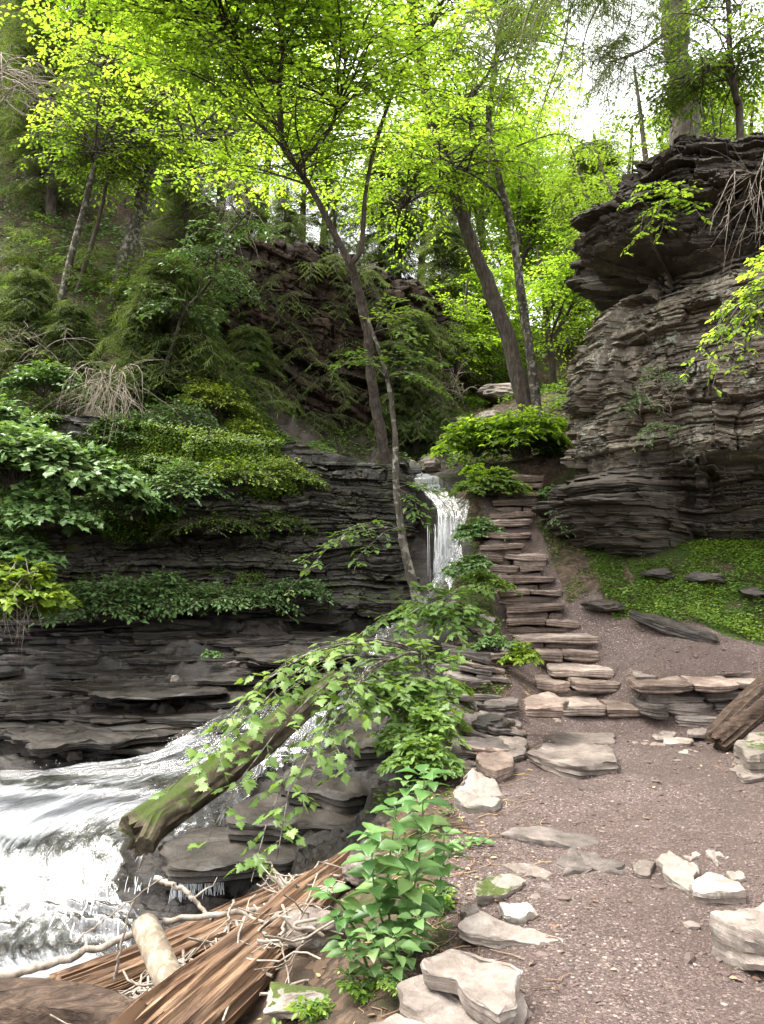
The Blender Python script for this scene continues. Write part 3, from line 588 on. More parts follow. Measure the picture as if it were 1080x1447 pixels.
# thin bedrock plates breaking out of the wet shelf
mb = MB(); n_ = 0
while n_ < 150:
    y = rg.uniform(8.7, 12.3); x = rg.uniform(-6.2, .1); 
    if x > trail_edge(y)-1.3 or (x > -.1 and y < 11) or (x > -.62*(y-8.7)-1.5+.9*(y-8.7) and y < 9.4): continue
    w_ = rg.uniform(.25, 1.1); d_ = rg.uniform(.12, .34); a = rg.uniform(-.25, .25); ca, sa = math.cos(a), math.sin(a); m = 9
    q = []
    for k in range(m):
        t_ = k/m*6.283; r_ = rg.uniform(.7, 1.15); u_, v_ = math.cos(t_)*w_*r_, math.sin(t_)*d_*r_; q.append((x+ca*u_-sa*v_, y+sa*u_+ca*v_))
    zc = hz(np.array([x, x-w_*.6, x+w_*.6, x]), np.array([y, y, y, y+d_*.8])); slab(mb, q, float(np.median(zc))+rg.uniform(.005, .05), rg.uniform(.04, .1), rg, (rg.uniform(-.04, .04), rg.uniform(.0, .12)), 40, .07, .012); n_ += 1
tag(build('shelf_bedrock', mb, M['bed'], sharp=35), kind='structure')

# ------------------------------------------------------------------ water
def rib(rows, nu, nv, seed, lift=.04, bulge=.05, rg_=1.0, gap=.0, calm=0.0):
    a = spline([P(*r[0]) for r in rows], nv); b = spline([P(*r[1]) for r in rows], nv)
    m = (a+b)/2; dl = np.diff(m, axis=0); hl = np.linalg.norm(dl[:, :2], axis=1); vl = np.abs(dl[:, 2]); Ls = np.r_[0, np.cumsum(np.hypot(hl, vl))]; Sf = np.r_[0, np.cumsum(hl*1.6+vl*.8)]
    steep = np.r_[vl/(hl+vl+1e-6), 0]; steep = np.convolve(np.pad(steep, 5, 'edge'), np.ones(11)/11, 'valid')
    t = np.linspace(0, 1, nu); wd = np.linalg.norm(b-a, axis=1).mean()
    v = a[None]+(b-a)[None]*t[:, None, None]; U = t[:, None]*wd+0*Ls[None]; S = Ls[None]+0*U; S2 = Sf[None]+0*U+.1*noise(U*2, S*.8, 0, seed+9)
    e = np.minimum(t, 1-t)[:, None]*wd
    v[..., 0] += .14*fbm(S*2.5, U*0+np.sign(t-.5)[:, None]*3, 0, 3, seed)*2*sstep(.35, 0, e)*rg_
    v[..., 1] += .22*fbm(U*1.1, S*.6, 0, 4, seed+6)*sstep(0, .3, e)*rg_
    bed = hz(v[..., 0], v[..., 1]); k = sstep(0, .16, e)
    z = np.maximum(v[..., 2]+bulge*(.22*noise(U*12, S*2, 0, seed)+.16*noise(U*26, S*6, 0, seed+1)+.6*fbm(U*4.5, S*2.2, 0, 4, seed+2)), bed+lift*.6)
    v[..., 2] = (bed-.02)*(1-k)+z*k
    tone = .57-gap*sstep(.3, .75, steep)[None]+.85*fbm(U*1.3, S*.9, 0, 3, seed+4)-.35*sstep(.35, .0, e)
    jj = np.arange(nv)[None]/nv; tone = tone-calm*np.exp(-((jj-.27)/.06)**2)*sstep(.7, .35, t)[:, None]-calm*.35*sstep(.55, .6, jj)*sstep(.74, .68, jj)-calm*.45*sstep(.7, .95, t)[:, None]*sstep(.5, .7, jj)+calm*.15*sstep(.72, .8, jj)
    return v, np.stack([U, S2], -1), tone[:-1, :-1].reshape(-1)
def water_obj(name, ribs, mat, extra=None, label=None):
    mb = MB()
    for (v, uv, tone) in ribs: mb.add(v.reshape(-1, 3), [grid_faces(v.shape[0], v.shape[1])], [tone], uv.reshape(-1, 2))
    return tag(build(name, mb, mat, uv=True), kind='structure')
ROWS = None
c = rib([((325, 1000, 9.35), (485, 978, 9.0)), ((285, 1020, 8.95), (480, 1010, 8.8)), ((240, 1045, 8.62), (470, 1045, 8.45)), ((150, 1075, 8.3), (440, 1075, 8.15)), ((-40, 1092, 8.0), (400, 1095, 7.9)), ((-160, 1113, 7.4), (345, 1120, 7.35)),
         ((-240, 1135, 7.28), (290, 1138, 7.25)), ((-280, 1157, 7.18), (245, 1158, 7.15)), ((-300, 1176, 6.98), (215, 1178, 6.98)), ((-320, 1200, 6.72), (200, 1203, 6.72)), ((-340, 1245, 6.42), (195, 1245, 6.45)), ((-370, 1295, 6.15), (195, 1295, 6.18)),
         ((-400, 1335, 5.88), (185, 1338, 5.9)), ((-420, 1360, 5.6), (200, 1362, 5.6)), ((-420, 1400, 5.2), (240, 1400, 5.2))], 330, 520, 5, .05, .07, 1.0, .1, .38)
water_obj('stream_cascade', [c], M['water'])
c2 = rib([((600, 815, 12.35), (655, 822, 12.3)), ((560, 868, 11.1), (600, 880, 11.1)), ((505, 930, 9.8), (540, 935, 9.8)), ((474, 962, 9.0), (512, 964, 8.95)), ((474, 972, 8.72), (508, 972, 8.7)), ((472, 1000, 8.66), (504, 1004, 8.62)), ((466, 1028, 8.58), (500, 1030, 8.5)), ((432, 1050, 8.3), (478, 1064, 8.1)), ((370, 1070, 8.1), (450, 1086, 7.75))], 60, 330, 15, .05, .04, .3, -.2)
water_obj('stream', [c2], M['fall'])
c3 = rib([((548, 662, 14.8), (590, 660, 14.9)), ((562, 672, 14.2), (622, 676, 14.1)), ((572, 682, 13.75), (640, 688, 13.6)), ((585, 694, 13.35), (652, 700, 13.2)), ((600, 708, 13.05), (664, 714, 12.95)), ((610, 728, 12.72), (668, 732, 12.65)),
          ((610, 752, 12.6), (664, 756, 12.55)), ((608, 776, 12.52), (656, 780, 12.5)), ((602, 800, 12.42), (656, 803, 12.4)), ((592, 830, 12.25), (662, 834, 12.2))], 110, 340, 25, .05, .07, .35, .14)
water_obj('waterfall', [c3], M['fall'])
# loose threads and splashes thrown clear of the rock
rw = np.random.RandomState(9); mb = MB()
def threads(N, x0, x1, y0, z0, drop, out, rad=.004, slope=0):
    x = rw.uniform(x0, x1, N); dr = drop*rw.uniform(.5, 1.05, N); st = rw.uniform(0, .35, N)*drop; t = np.linspace(0, 1, 6)[None]
    pts = np.stack([x[:, None]+rw.normal(0, .03, (N, 1))*t+slope*t, (y0+rw.normal(0, .03, N))[:, None]-out*(t**.6)*rw.uniform(.5, 1.2, (N, 1)), (z0-st)[:, None]-dr[:, None]*t**1.3], -1)
    tubes(mb, pts, rad*rw.uniform(.5, 1.6, (N, 1))*np.array([[.5, 1, 1, .9, .7, .3]]), k=4, seed=3)
a = P(245, 1213, 6.35); b = P(318, 1205, 6.35); threads(80, a[0], b[0], 6.35, a[2]-.06, .42, .05, .0024)
a = P(170, 1222, 6.6); b = P(215, 1215, 6.5); threads(14, a[0], b[0], 6.5, a[2]-.05, .45, .1, .0035, -.03)
a = P(600, 712, 12.9); b = P(655, 716, 12.9); threads(34, a[0], b[0], 12.8, a[2]-.1, 1.1, .34, .0024)
a = P(476, 970, 8.7); b = P(508, 970, 8.7); threads(40, a[0], b[0], 8.68, a[2]-.02, .45, .06, .005)
v, uv, _t = c; ii = rw.randint(6, v.shape[0]-6, 700); jj = rw.randint(30, v.shape[1]-40, 700)
g = np.linalg.norm(v[ii, jj]-v[ii, jj+8], axis=1)+1e-6; steep = (v[ii, jj, 2]-v[ii, jj+8, 2])/g; k = steep > .45
ii = ii[k]; jj = jj[k]; N = len(ii); t = np.linspace(0, 1, 4)
pts = np.stack([v[ii, np.minimum(jj+int(q*14), v.shape[1]-1)]+np.array([0, -.04*q, .02+.05*q*(1-q)]) for q in t], 1)+rw.normal(0, .012, (N, 1, 3))
tubes(mb, pts, .0035*rw.uniform(.5, 1.6, (N, 1))*np.array([[.4, 1, .9, .3]]), k=4, seed=4)
ii = rw.randint(2, v.shape[0]-2, 5000); jj = rw.randint(40, v.shape[1]-30, 5000); dz = v[ii, np.maximum(jj-8, 0), 2]-v[ii, jj, 2]; k = dz > .035; q = v[ii[k], jj[k]]; n = len(q)
sz = rw.uniform(.002, .0055, n); q = q+np.stack([rw.normal(0, .04, n), rw.normal(-.02, .04, n), .02+np.abs(rw.normal(0, .05, n))], -1)
mb.add((q[:, None]+ICO1[0][None]*sz[:, None, None]*np.array([1, 1, 1.5])).reshape(-1, 3), [(ICO1[1][None]+np.arange(n)[:, None, None]*len(ICO1[0])).reshape(-1, 3)], [np.full(n*len(ICO1[1]), .5)])
tag(build('water_spray', mb, M['thread']), kind='stuff', label='thin threads of white water falling clear of the ledges', cat='spray')
# ------------------------------------------------------------------ stone stairs: one thing, every step a part
rs = np.random.RandomState(12)
def zs(py):      # stair height and distance read up the flight
    k = np.array([(1020, 7.7), (960, 8.4), (900, 9.3), (830, 10.4), (770, 11.3), (700, 12.6), (670, 13.2)])[::-1]
    return float(np.interp(py, k[:, 0], k[:, 1]))
STEPS = [(1016, 735, 793, .3), (998, 737, 932, .42), (962, 757, 878, .4), (944, 778, 868, .3), (920, 757, 850, .42), (897, 728, 848, .36), (876, 716, 823, .36), (856, 716, 800, .3), (832, 703, 797, .36), (814, 697, 786, .36),
         (798, 676, 770, .3), (783, 674, 776, .36), (768, 678, 744, .3), (753, 680, 752, .36), (734, 682, 752, .4), (721, 690, 758, .34), (707, 696, 762, .34), (694, 702, 764, .34), (682, 712, 768, .34), (672, 722, 770, .36)]
base = P(790, 1020, 7.7); st = thing('stone_staircase', (base[0], base[1], 0), 'steep flight of rough stacked stone steps climbing beside the dark cliff', 'stairs')
for i, (py, xa, xb, dep) in enumerate(STEPS):
    D = zs(py); a = P(xa, py, D); b = P(xb, py, D); z = (a[2]+b[2])/2; zn = P(700, STEPS[i-1][0], zs(STEPS[i-1][0]))[2] if i else 0
    mb = MB(); yaw = rs.uniform(-.05, .05); th = rs.uniform(.07, .12)
    npc = 2 if xb-xa > 90 and rs.rand() < .6 else 1; cuts = [a[0], a[0]+(b[0]-a[0])*rs.uniform(.35, .65), b[0]] if npc == 2 else [a[0], b[0]]
    for c0, c1 in zip(cuts[:-1], cuts[1:]):
        y0 = a[1]+rs.uniform(-.05, .05); q = [(c0+.006, y0), ((c0+c1)/2, y0-rs.uniform(0, .06)+yaw*(c1-c0)/2), (c1-.006, y0+yaw*(c1-c0)), (c1+rs.uniform(-.1, .03), y0+dep+.1), (c0+rs.uniform(-.02, .1), y0+dep+.1)]
        slab(mb, q, z+rs.uniform(-.012, .012), th, rs, (rs.uniform(-.03, .03), rs.uniform(-.02, .04)), 56, .03, .01)
    if i:
        zl = z-th; need = zl-zn+.16; nrow = max(1, int(round(need/rs.uniform(.075, .15))))
        for r_ in range(nrow):          # darker packing stones under the tread
            x = a[0]+.03; zz = zl-r_*need/nrow
            while x < b[0]-.08:
                w_ = rs.uniform(.2, 1.0); x2 = min(x+w_, b[0]-.02); x2 = b[0]-.02 if b[0]-x2 < .15 else x2
                ys_ = a[1]+rs.uniform(.04, .12)
                slab(mb, [(x, ys_), (x2-.012, ys_), (x2-.02, ys_+dep), (x+.01, ys_+dep)], zz-.004, need/nrow+.005, rs, (0, 0), 28, .03, .008); x = x2
    o = build('step', mb, M['step'], st, sharp=35)

# ------------------------------------------------------------------ dry stone edging and wall right of the stairs, and the stacked bank left of them
dw = thing('dry_stone_wall', G(985, 1010, .02), 'low ledge of long flat stones edging the upper terrace right of the stairs', 'stone wall')
for (xa, xb, py, th, zz) in [(888, 968, 968, .09, .42), (965, 1030, 966, .08, .43), (1026, 1100, 966, .085, .43), (1096, 1230, 962, .09, .44), (905, 985, 985, .1, .32), (985, 1080, 984, .09, .33), (1078, 1200, 982, .1, .33), (890, 930, 1000, .13, .24), (928, 1000, 1002, .12, .22), (998, 1090, 1000, .12, .22), (1088, 1190, 1000, .12, .22), (940, 1060, 1012, .12, .1), (1062, 1180, 1012, .12, .1)]:
    a = G(xa, py, zz); b = G(xb, py, zz); y0 = 7.88+rs.uniform(-.06, .06)+.12*(.44-zz)*-1; mb = MB(); xa_ = (xa-540)/1090*8.02; xb_ = (xb-540)/1090*8.02
    slab(mb, [(xa_, y0), ((xa_+xb_)/2, y0-rs.uniform(.0, .08)), (xb_-.015, y0), (xb_-.03, y0+.42), (xa_+.02, y0+.42)], zz+rs.uniform(-.01, .01), th, rs, (rs.uniform(-.04, .04), rs.uniform(0, .05)), 56, .035, .012)
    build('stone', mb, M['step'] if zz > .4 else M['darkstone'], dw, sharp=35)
bk = thing('stacked_bank', G(690, 1040, .05), 'tumbled stack of thin slabs holding up the bank left of the stair foot', 'stone bank')
for i in range(64):
    t = rs.rand(); D = 6.3+2.6*t; xc = np.interp(D, [6.3, 7.5, 8.9], [.72, .98, 1.12])+rs.uniform(-.24, .2); z = H(xc, D)+rs.uniform(-.02, .12); w_ = rs.uniform(.1, .26); d_ = rs.uniform(.1, .2); mb = MB()
    an = rs.uniform(-.5, .5); ca, sa = math.cos(an), math.sin(an)
    q = [(xc+ca*u*w_-sa*v*d_, D+sa*u*w_+ca*v*d_) for u, v in ((-1, -1), (.1, -1.15), (1, -.8), (.85, .9), (-.8, 1))]
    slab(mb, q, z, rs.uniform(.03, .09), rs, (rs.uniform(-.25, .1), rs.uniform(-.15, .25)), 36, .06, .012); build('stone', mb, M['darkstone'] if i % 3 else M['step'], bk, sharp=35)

# ------------------------------------------------------------------ single stones on and beside the trail (outline in photo pixels on the height it lies at)
def stone(px, z, th, mat, label, group=None, tilt=(0, 0), jag=.04, rough=.015, n=72, name='flat_stone', cat='stone'):
    o = np.array([G(a, b, z)[:2] for a, b in px]); c = o.mean(0); z = z-(.014 if z < .1 else .005); mb = MB(); slab(mb, o, z, th, rs, tilt, n, jag, rough)
    ob = build(name, mb, M[mat], None, (c[0], c[1], z-th), sharp=38); return tag(ob, label, cat, group)
g1 = 'flat stones set in the trail'
stone([(565, 1385), (620, 1362), (700, 1372), (738, 1392), (745, 1440), (700, 1452), (630, 1440), (570, 1412)], .07, .12, 'stone', 'large pale slab at the bottom of the frame, half under another slab', g1, (.0, .0), .03)
stone([(598, 1345), (640, 1332), (700, 1345), (740, 1362), (728, 1408), (705, 1418), (668, 1398), (640, 1372), (600, 1366)], .15, .085, 'stone', 'smaller slab lying on top of the large pale slab', g1, (.0, .03), .03)
stone([(505, 1440), (560, 1425), (612, 1436), (640, 1480), (500, 1490)], .03, .1, 'stone', 'slab cut off by the bottom edge, left of the two stacked slabs', g1)
stone([(748, 1058), (765, 1043), (820, 1040), (866, 1052), (872, 1076), (820, 1082), (765, 1070)], .13, .14, 'stone', 'big pale slab lying on the earth at the foot of the stairs', g1, (-.03, -.03), .025, .02, 96)
stone([(772, 1040), (800, 1033), (868, 1034), (866, 1045), (800, 1047)], .07, .08, 'stone', 'thin slab tucked behind the big pale slab', g1)
stone([(694, 1048), (712, 1037), (745, 1042), (742, 1060), (712, 1066)], .1, .1, 'stone', 'rounded flat stone left of the big pale slab', g1)
stone([(672, 1068), (690, 1057), (722, 1066), (726, 1080), (700, 1086), (678, 1080)], .12, .16, 'step', 'brown block on the path edge under the stacked bank', g1, (.05, .05))
stone([(640, 1112), (668, 1086), (700, 1095), (716, 1118), (700, 1128), (650, 1126)], .09, .12, 'palestone', 'creamy pale stone on the path edge below the brown block', g1, (-.08, .08), .05, .03)
stone([(735, 985), (772, 975), (800, 985), (796, 998), (742, 997)], .42, .09, 'step', 'small slab propped beside the left end of the third step', g1)
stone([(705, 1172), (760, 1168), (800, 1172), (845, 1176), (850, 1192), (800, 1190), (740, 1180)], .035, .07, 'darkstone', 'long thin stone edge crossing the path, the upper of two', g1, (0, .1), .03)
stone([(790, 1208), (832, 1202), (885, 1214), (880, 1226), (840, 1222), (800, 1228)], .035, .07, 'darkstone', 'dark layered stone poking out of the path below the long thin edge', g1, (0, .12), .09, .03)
stone([(708, 1216), (740, 1212), (780, 1228), (775, 1236), (735, 1228)], .03, .06, 'stone', 'narrow pointed slab left of the dark layered stone', g1)
stone([(670, 1240), (690, 1226), (730, 1227), (744, 1236), (715, 1252), (672, 1256)], .05, .07, 'mossstone', 'moss stained slab at the path edge beside the tall herb', g1)
stone([(740, 1250), (770, 1245), (796, 1250), (770, 1266), (746, 1264)], .018, .04, 'stone', 'small worn flat stone under the narrow pointed slab', g1)
stone([(705, 1274), (740, 1270), (760, 1284), (735, 1291), (712, 1288)], .03, .05, 'palestone', 'small whitish flat stone on the path left of centre', g1)
stone([(650, 1300), (680, 1284), (720, 1296), (795, 1316), (790, 1326), (720, 1316), (665, 1314)], .03, .06, 'stone', 'long tapering slab sunk in the path edge above the stacked slabs', g1, (0, .05))
stone([(650, 1278), (665, 1268), (680, 1282), (660, 1290)], .05, .06, 'darkstone', 'small dark stone at the path edge above the tapering slab', g1)
g2 = 'loose stones on the right of the trail'
stone([(928, 1212), (945, 1199), (975, 1210), (994, 1222), (975, 1240), (950, 1230)], .07, .1, 'palestone', 'whitest block of the stone cluster on the right of the path', g2, (-.08, .1), .06, .02)
stone([(974, 1240), (1000, 1230), (1046, 1238), (1050, 1254), (1010, 1258), (978, 1254)], .06, .09, 'stone', 'flat grey stone just below the white block', g2)
stone([(1026, 1228), (1045, 1226), (1055, 1234), (1035, 1240)], .045, .06, 'palestone', 'small pale stone at the right end of the cluster', g2)
stone([(892, 1210), (910, 1205), (926, 1212), (918, 1228), (897, 1226)], .045, .06, 'stone', 'brownish stone left of the white block', g2)
stone([(996, 1202), (1016, 1198), (1030, 1206), (1015, 1215)], .04, .06, 'stone', 'small stone behind the white block', g2)
stone([(962, 1200), (980, 1196), (992, 1203), (976, 1210)], .04, .06, 'step', 'brown chip behind the white block, left of the small stone', g2)
stone([(1000, 1288), (1030, 1274), (1085, 1268), (1130, 1290), (1110, 1340), (1060, 1318)], .17, .17, 'stone', 'large tilted boulder slab cut off by the right edge of the frame', g2, (.0, -.15), .03, .03, 96, 'boulder', 'boulder')
stone([(1030, 1078), (1060, 1066), (1100, 1066), (1110, 1088), (1050, 1096)], .08, .08, 'stone', 'pale slab at the right edge below the mossy stone', g2)
stone([(1036, 1048), (1060, 1034), (1110, 1030), (1120, 1056), (1060, 1062)], .2, .2, 'mossstone', 'moss capped stone at the right edge under the dark log', g2)
stone([(838, 1064), (862, 1060), (870, 1068), (846, 1072)], .03, .04, 'step', 'small brown stone beyond the right corner of the big pale slab', g2)
for i, (x, y, w_, lb) in enumerate([(938, 1036, 17, 'flat stone chip below the low ledge, leftmost of the scatter'), (958, 1042, 22, 'widest chip of the scatter below the low ledge'), (985, 1030, 14, 'pale chip of the scatter nearest the low ledge'), (930, 1050, 12, 'small chip at the lower left of the scatter below the ledge'), (972, 1060, 14, 'brick brown chip lying apart below the scatter'), (905, 1046, 12, 'little chip between the big pale slab and the scatter')]):
    stone([(x-w_, y), (x-.2*w_, y-5), (x+w_, y-3), (x+.8*w_, y+4), (x-.6*w_, y+5)], .035, .05, 'step' if i % 2 else 'stone', lb, 'stone chips below the low ledge', n=36)
for (x, y, w_, zz, lb) in [(660, 955, 14, .42, 'small slab near the top of the tumbled bank'), (912, 948, 20, .47, 'flat stone resting on the terrace edge left of centre'), (1040, 942, 26, .5, 'wide flat stone resting on the terrace edge near the frame edge')]:
    stone([(x-w_, y), (x, y-6), (x+w_, y-3), (x+.8*w_, y+5), (x-.6*w_, y+6)], zz, .06, 'stone', lb, 'flat stones lying on the upper terrace', n=36)
o = np.array([(3.0, 9.45), (3.35, 9.08), (3.75, 8.78), (3.84, 8.9), (3.55, 9.35), (3.15, 9.65)]); mb = MB(); slab(mb, o, .93, .12, rs, (-.22, .15), 90, .04, .02)
tag(build('fallen_slab', mb, M['mossrock'], None, (3.4, 9.1, .8), sharp=38), 'dark pointed slab leaning on the moss bank beside the terrace', 'rock slab')
def rock(name, px, py, D, sz, mat, label, group=None, rz=0., sink=.3, cat='rock', zoff=None):
    p = P(px, py, D); mb = MB(); z = H(p[0], p[1])+sz[2]*(1-sink) if zoff is None else p[2]; boulder(mb, (p[0], p[1], z), sz, rs, rz=rz, rough=.3, cuts=14)
    return tag(build(name, mb, M[mat], None, (p[0], p[1], z-sz[2]), sharp=50), label, cat, group)
g3 = 'rocks among the moss below the cliff'
rock('mossy_rock', 852, 855, 9.9, (.3, .2, .09), 'mossrock', 'low rounded rock in the moss just right of the stairs', g3)
rock('mossy_rock', 1000, 850, 10.0, (.28, .22, .1), 'mossrock', 'dark hump of rock in the middle of the moss bank', g3)
rock('mossy_rock', 1062, 856, 9.7, (.2, .2, .08), 'mossrock', 'small rock in the moss at the right edge', g3)
rock('mossy_rock', 930, 830, 10.3, (.25, .2, .08), 'mossrock', 'rock hump high in the moss under the overhang', g3)
g4 = 'small stones lying on the wet shelf'
for (x, y, D, s_, lb) in [(322, 928, 10.5, .07, 'left stone of the little pile on the wet shelf'), (334, 925, 10.5, .08, 'middle stone of the little pile on the wet shelf'), (346, 928, 10.5, .07, 'right stone of the little pile on the wet shelf'), (247, 943, 10.2, .07, 'lone pale stone left of the little pile on the shelf'), (108, 1060, 8.6, .1, 'tan stone lying near the top of the left cascade')]:
    rock('shelf_stone', x, y, D, (s_, s_*.8, s_*.7), 'stone', lb, g4)
rock('mossy_rock', 690, 1000, 7.2, (.2, .16, .1), 'mossrock', 'dark rounded rock at the water side of the tumbled bank')
rock('bank_rock', 675, 870, 9.6, (.22, .18, .13), 'stone', 'pale brown rock among the leaves left of the middle steps')
rock('bank_rock', 610, 662, 15.2, (.3, .25, .2), 'stone', 'grey rock beside the lip of the waterfall', zoff=None)
rock('bank_rock', 585, 662, 15.3, (.2, .25, .16), 'palestone', 'pale rock just left of the rock at the waterfall lip')
rock('bank_rock', 205, 1395, 4.35, (.12, .1, .1), 'stone', 'pale rounded stone under the broken birch log')
rock('bank_rock', 445, 1345, 4.0, (.2, .14, .11), 'stone', 'grey block between the split log and the tall herb')
rock('bank_rock', 425, 1415, 3.45, (.22, .12, .06), 'mossstone', 'flat mossy stone under the right side of the split log')
rock('bank_rock', 512, 1235, 4.6, (.16, .12, .1), 'stone', 'stone behind the tall herb at the upper end of the logs')
for (x, y, D, s_, lb) in [(720, 545, 19, (.8, .5, .25), 'pale flat outcrop behind the leaning trees in the gully'), (655, 575, 18, (.4, .3, .2), 'weathered rock under the dead twigs left of the leaning trees'), (690, 585, 17.5, (.4, .3, .2), 'rounded rock at the foot of the gully behind the ferns')]:
    rock('gully_rock', x, y, D, s_, 'stone', lb, 'rocks up in the gully')

# ------------------------------------------------------------------ gravel and litter
v1, f1 = ICO1; rp = np.random.RandomState(3)
def pebbles(N, xr, yr, smin, smax, keep, mat, name, label, cat, flat=.55, skew=3):
    x = rp.uniform(*xr, N); y = rp.uniform(*yr, N); k = keep(x, y); x = x[k]; y = y[k]; n = len(x)
    s_ = smin+(smax-smin)*rp.rand(n)**skew; z = hz(x, y)+s_*flat*.25
    V_ = v1[None]*(s_[:, None, None]*(1+rp.uniform(-.35, .35, (n, 1, 3)))*np.array([1, .8, flat])); V_ = V_*(1+rp.uniform(-.25, .25, (n, len(v1), 1)))
    a = rp.uniform(0, 6.3, n); ca, sa = np.cos(a)[:, None], np.sin(a)[:, None]
    W = np.stack([V_[..., 0]*ca-V_[..., 1]*sa, V_[..., 0]*sa+V_[..., 1]*ca, V_[..., 2]], -1)+np.stack([x, y, z], -1)[:, None]
    mb = MB(); mb.add(W.reshape(-1, 3), [(f1[None]+np.arange(n)[:, None, None]*len(v1)).reshape(-1, 3)], [np.repeat(rp.rand(n), len(f1))])
    tag(build(name, mb, mat, smooth=False), label, cat, kind='stuff')
kp = lambda x, y: ~((x > 1.2) & (x < 2.75) & (y > 8.1)) & (x > trail_edge(y)-.05+rp.normal(0, .08, len(x))) & (x < y*.62+.4) & (pdist(CLIFF, x, y) > .3) & (y < 10.1-(x-2.6)*.5) & ~((x < 2.6) & (y > 8.2) & (x > 1.5))
pebbles(15000, (-.1, 3), (2.2, 4.6), .002, .011, kp, M['gravel'], 'gravel', 'fine reddish gravel strewn over the near trail', 'gravel')
pebbles(12000, (0, 5.6), (4.4, 9.8), .004, .016, kp, M['gravel'], 'gravel', 'reddish gravel on the far trail and terrace', 'gravel')
pebbles(420, (0, 5.6), (2.2, 9.8), .01, .04, kp, M['gravel'], 'stone_chips', 'bigger stone chips scattered over the trail', 'chips', .45)
x = rp.uniform(-1.2, 5, 5200); y = rp.uniform(2.2, 13, 5200); k = ((x < trail_edge(y)+.3) | (rp.rand(5200) < .2)) & (x > -.9-.05*y) & (x < y*.6) & ~((y > 5) & (x < trail_edge(y)-.5)); x = x[k]; y = y[k]; n = len(x); mb = MB()
a = rp.uniform(0, 6.3, n); place(mb, LEAF, np.stack([x, y, hz(x, y)+.008], -1), np.stack([np.cos(a), np.sin(a), rp.normal(0, .15, n)], -1), np.array([0, 0, 1.])+rp.normal(0, .3, (n, 3)), rp.uniform(.012, .045, n), rp.rand(n))
tag(build('leaf_litter', mb, M['litter']), 'brown dead leaves and bark scraps along the trail edge', 'litter', kind='stuff')
# twiggy crumbs on the trail edge
n = 700; y = rp.uniform(2.3, 9, n); x = trail_edge(y)+rp.normal(.05, .22, n); a = rp.uniform(0, 6.3, n); L_ = rp.uniform(.03, .16, n)
d_ = np.stack([np.cos(a), np.sin(a)], -1)*L_[:, None]; t = np.linspace(0, 1, 4)
px_ = x[:, None]+d_[:, :1]*t+.01*rp.normal(0, 1, (n, 4)); py_ = y[:, None]+d_[:, 1:]*t+.01*rp.normal(0, 1, (n, 4)); mb = MB()
tubes(mb, np.stack([px_, py_, hz(px_, py_)+.008], -1), .0022*np.ones((n, 4)), 4); tag(build('twig_litter', mb, M['litter']), 'short broken twigs lying along the trail edge', 'twigs', kind='stuff')

# ------------------------------------------------------------------ logs and dead branches
def log(name, pts, rad, mat, label, cat='log', group=None, n=60, k=20, rough=.25, splinter=0.0, uvs=True, cap=True, flatten=None):
    n = int(n*1.6); k = int(k*1.8); p = spline(np.c_[np.array(pts), np.array(rad)], n); mb = MB(); sd = rs.randint(999); tubes(mb, p[:, :3], p[:, 3], k, rnd=np.full((n-1)*k, .5))
    v = mb.v[0].reshape(n, k, 3); LL = np.r_[0, np.cumsum(np.linalg.norm(np.diff(p[:, :3], axis=0), axis=1))][:, None]; an = np.arange(k)[None]/k*6.2832
    md = 1+rough*(.8*fbm(np.cos(an)*1.3+3, np.sin(an)*1.3, LL*1.6, 3, sd)+.5*noise(np.cos(an)*5, np.sin(an)*5, LL*1.1, sd)+.22*noise(np.cos(an)*14, np.sin(an)*14, LL*2.5, sd))
    v = p[:, None, :3]+(v-p[:, None, :3])*md[..., None]
    if flatten is not None:      # a face split off along the grain
        c_ = p[:, None, :3]; nn = np.array(flatten, float); nn /= np.linalg.norm(nn); dd = (v-c_)@nn; lim = p[:, None, 3]*(.2+.3*noise(LL*2.2, an*0, 0, 3)+.12*noise(LL*1.5, an*9, 0, 4))
        v = v-np.maximum(dd-lim, 0)[..., None]*nn*.9
        v = v+nn*(.006*noise(LL*2.5, an*20+2*noise(LL*2, an, 0, 5), 0, 8)+.02*fbm(LL*2.2, an*6+1.5*noise(LL*1.6, 0*an, 0, 6), 0, 4, 9))[..., None]*(dd > lim)[..., None]
    if splinter:
        ax = p[0, :3]-p[4, :3]; ax /= np.linalg.norm(ax); j = rs.uniform(-1, 1, k)
        for q in range(4): v[q] += ax*(splinter*j*(1-q/4))[:, None]
        ax = p[-1, :3]-p[-5, :3]; ax /= np.linalg.norm(ax); j = rs.uniform(-1, 1, k)
        for q in range(4): v[-1-q] += ax*(splinter*j*(1-q/4))[:, None]
    mb.v[0] = v.reshape(-1, 3); L_ = np.r_[0, np.cumsum(np.linalg.norm(np.diff(p[:, :3], axis=0), axis=1))]
    mb.uv[0] = np.stack([np.arange(k)[None]/k*.8+0*L_[:, None], L_[:, None]+0*np.arange(k)[None]], -1).reshape(-1, 2)
    if cap:
        for ring in (0, n-1):
            idx = v[ring]; cpt = idx.mean(0)+(.04*(p[2 if ring == 0 else n-3, :3]-p[ring, :3])); mb.add(np.vstack([idx, cpt]), [np.array([[i, (i+1) % k, k] for i in range(k)])], [.9], np.zeros((k+1, 2)))
    o = build(name, mb, M[mat], None, p[:, :3].mean(0), uv=uvs, sharp=60); return tag(o, label, cat, group)
log('fallen_log', [P(188, 1182, 6.5), P(260, 1130, 6.9), P(350, 1062, 7.5), P(420, 1005, 8.1), P(480, 960, 8.6)], [.165, .15, .145, .13, .11], 'mosslog', 'thick mossy log lying across the stream above the cascade', rough=.3, splinter=.06)
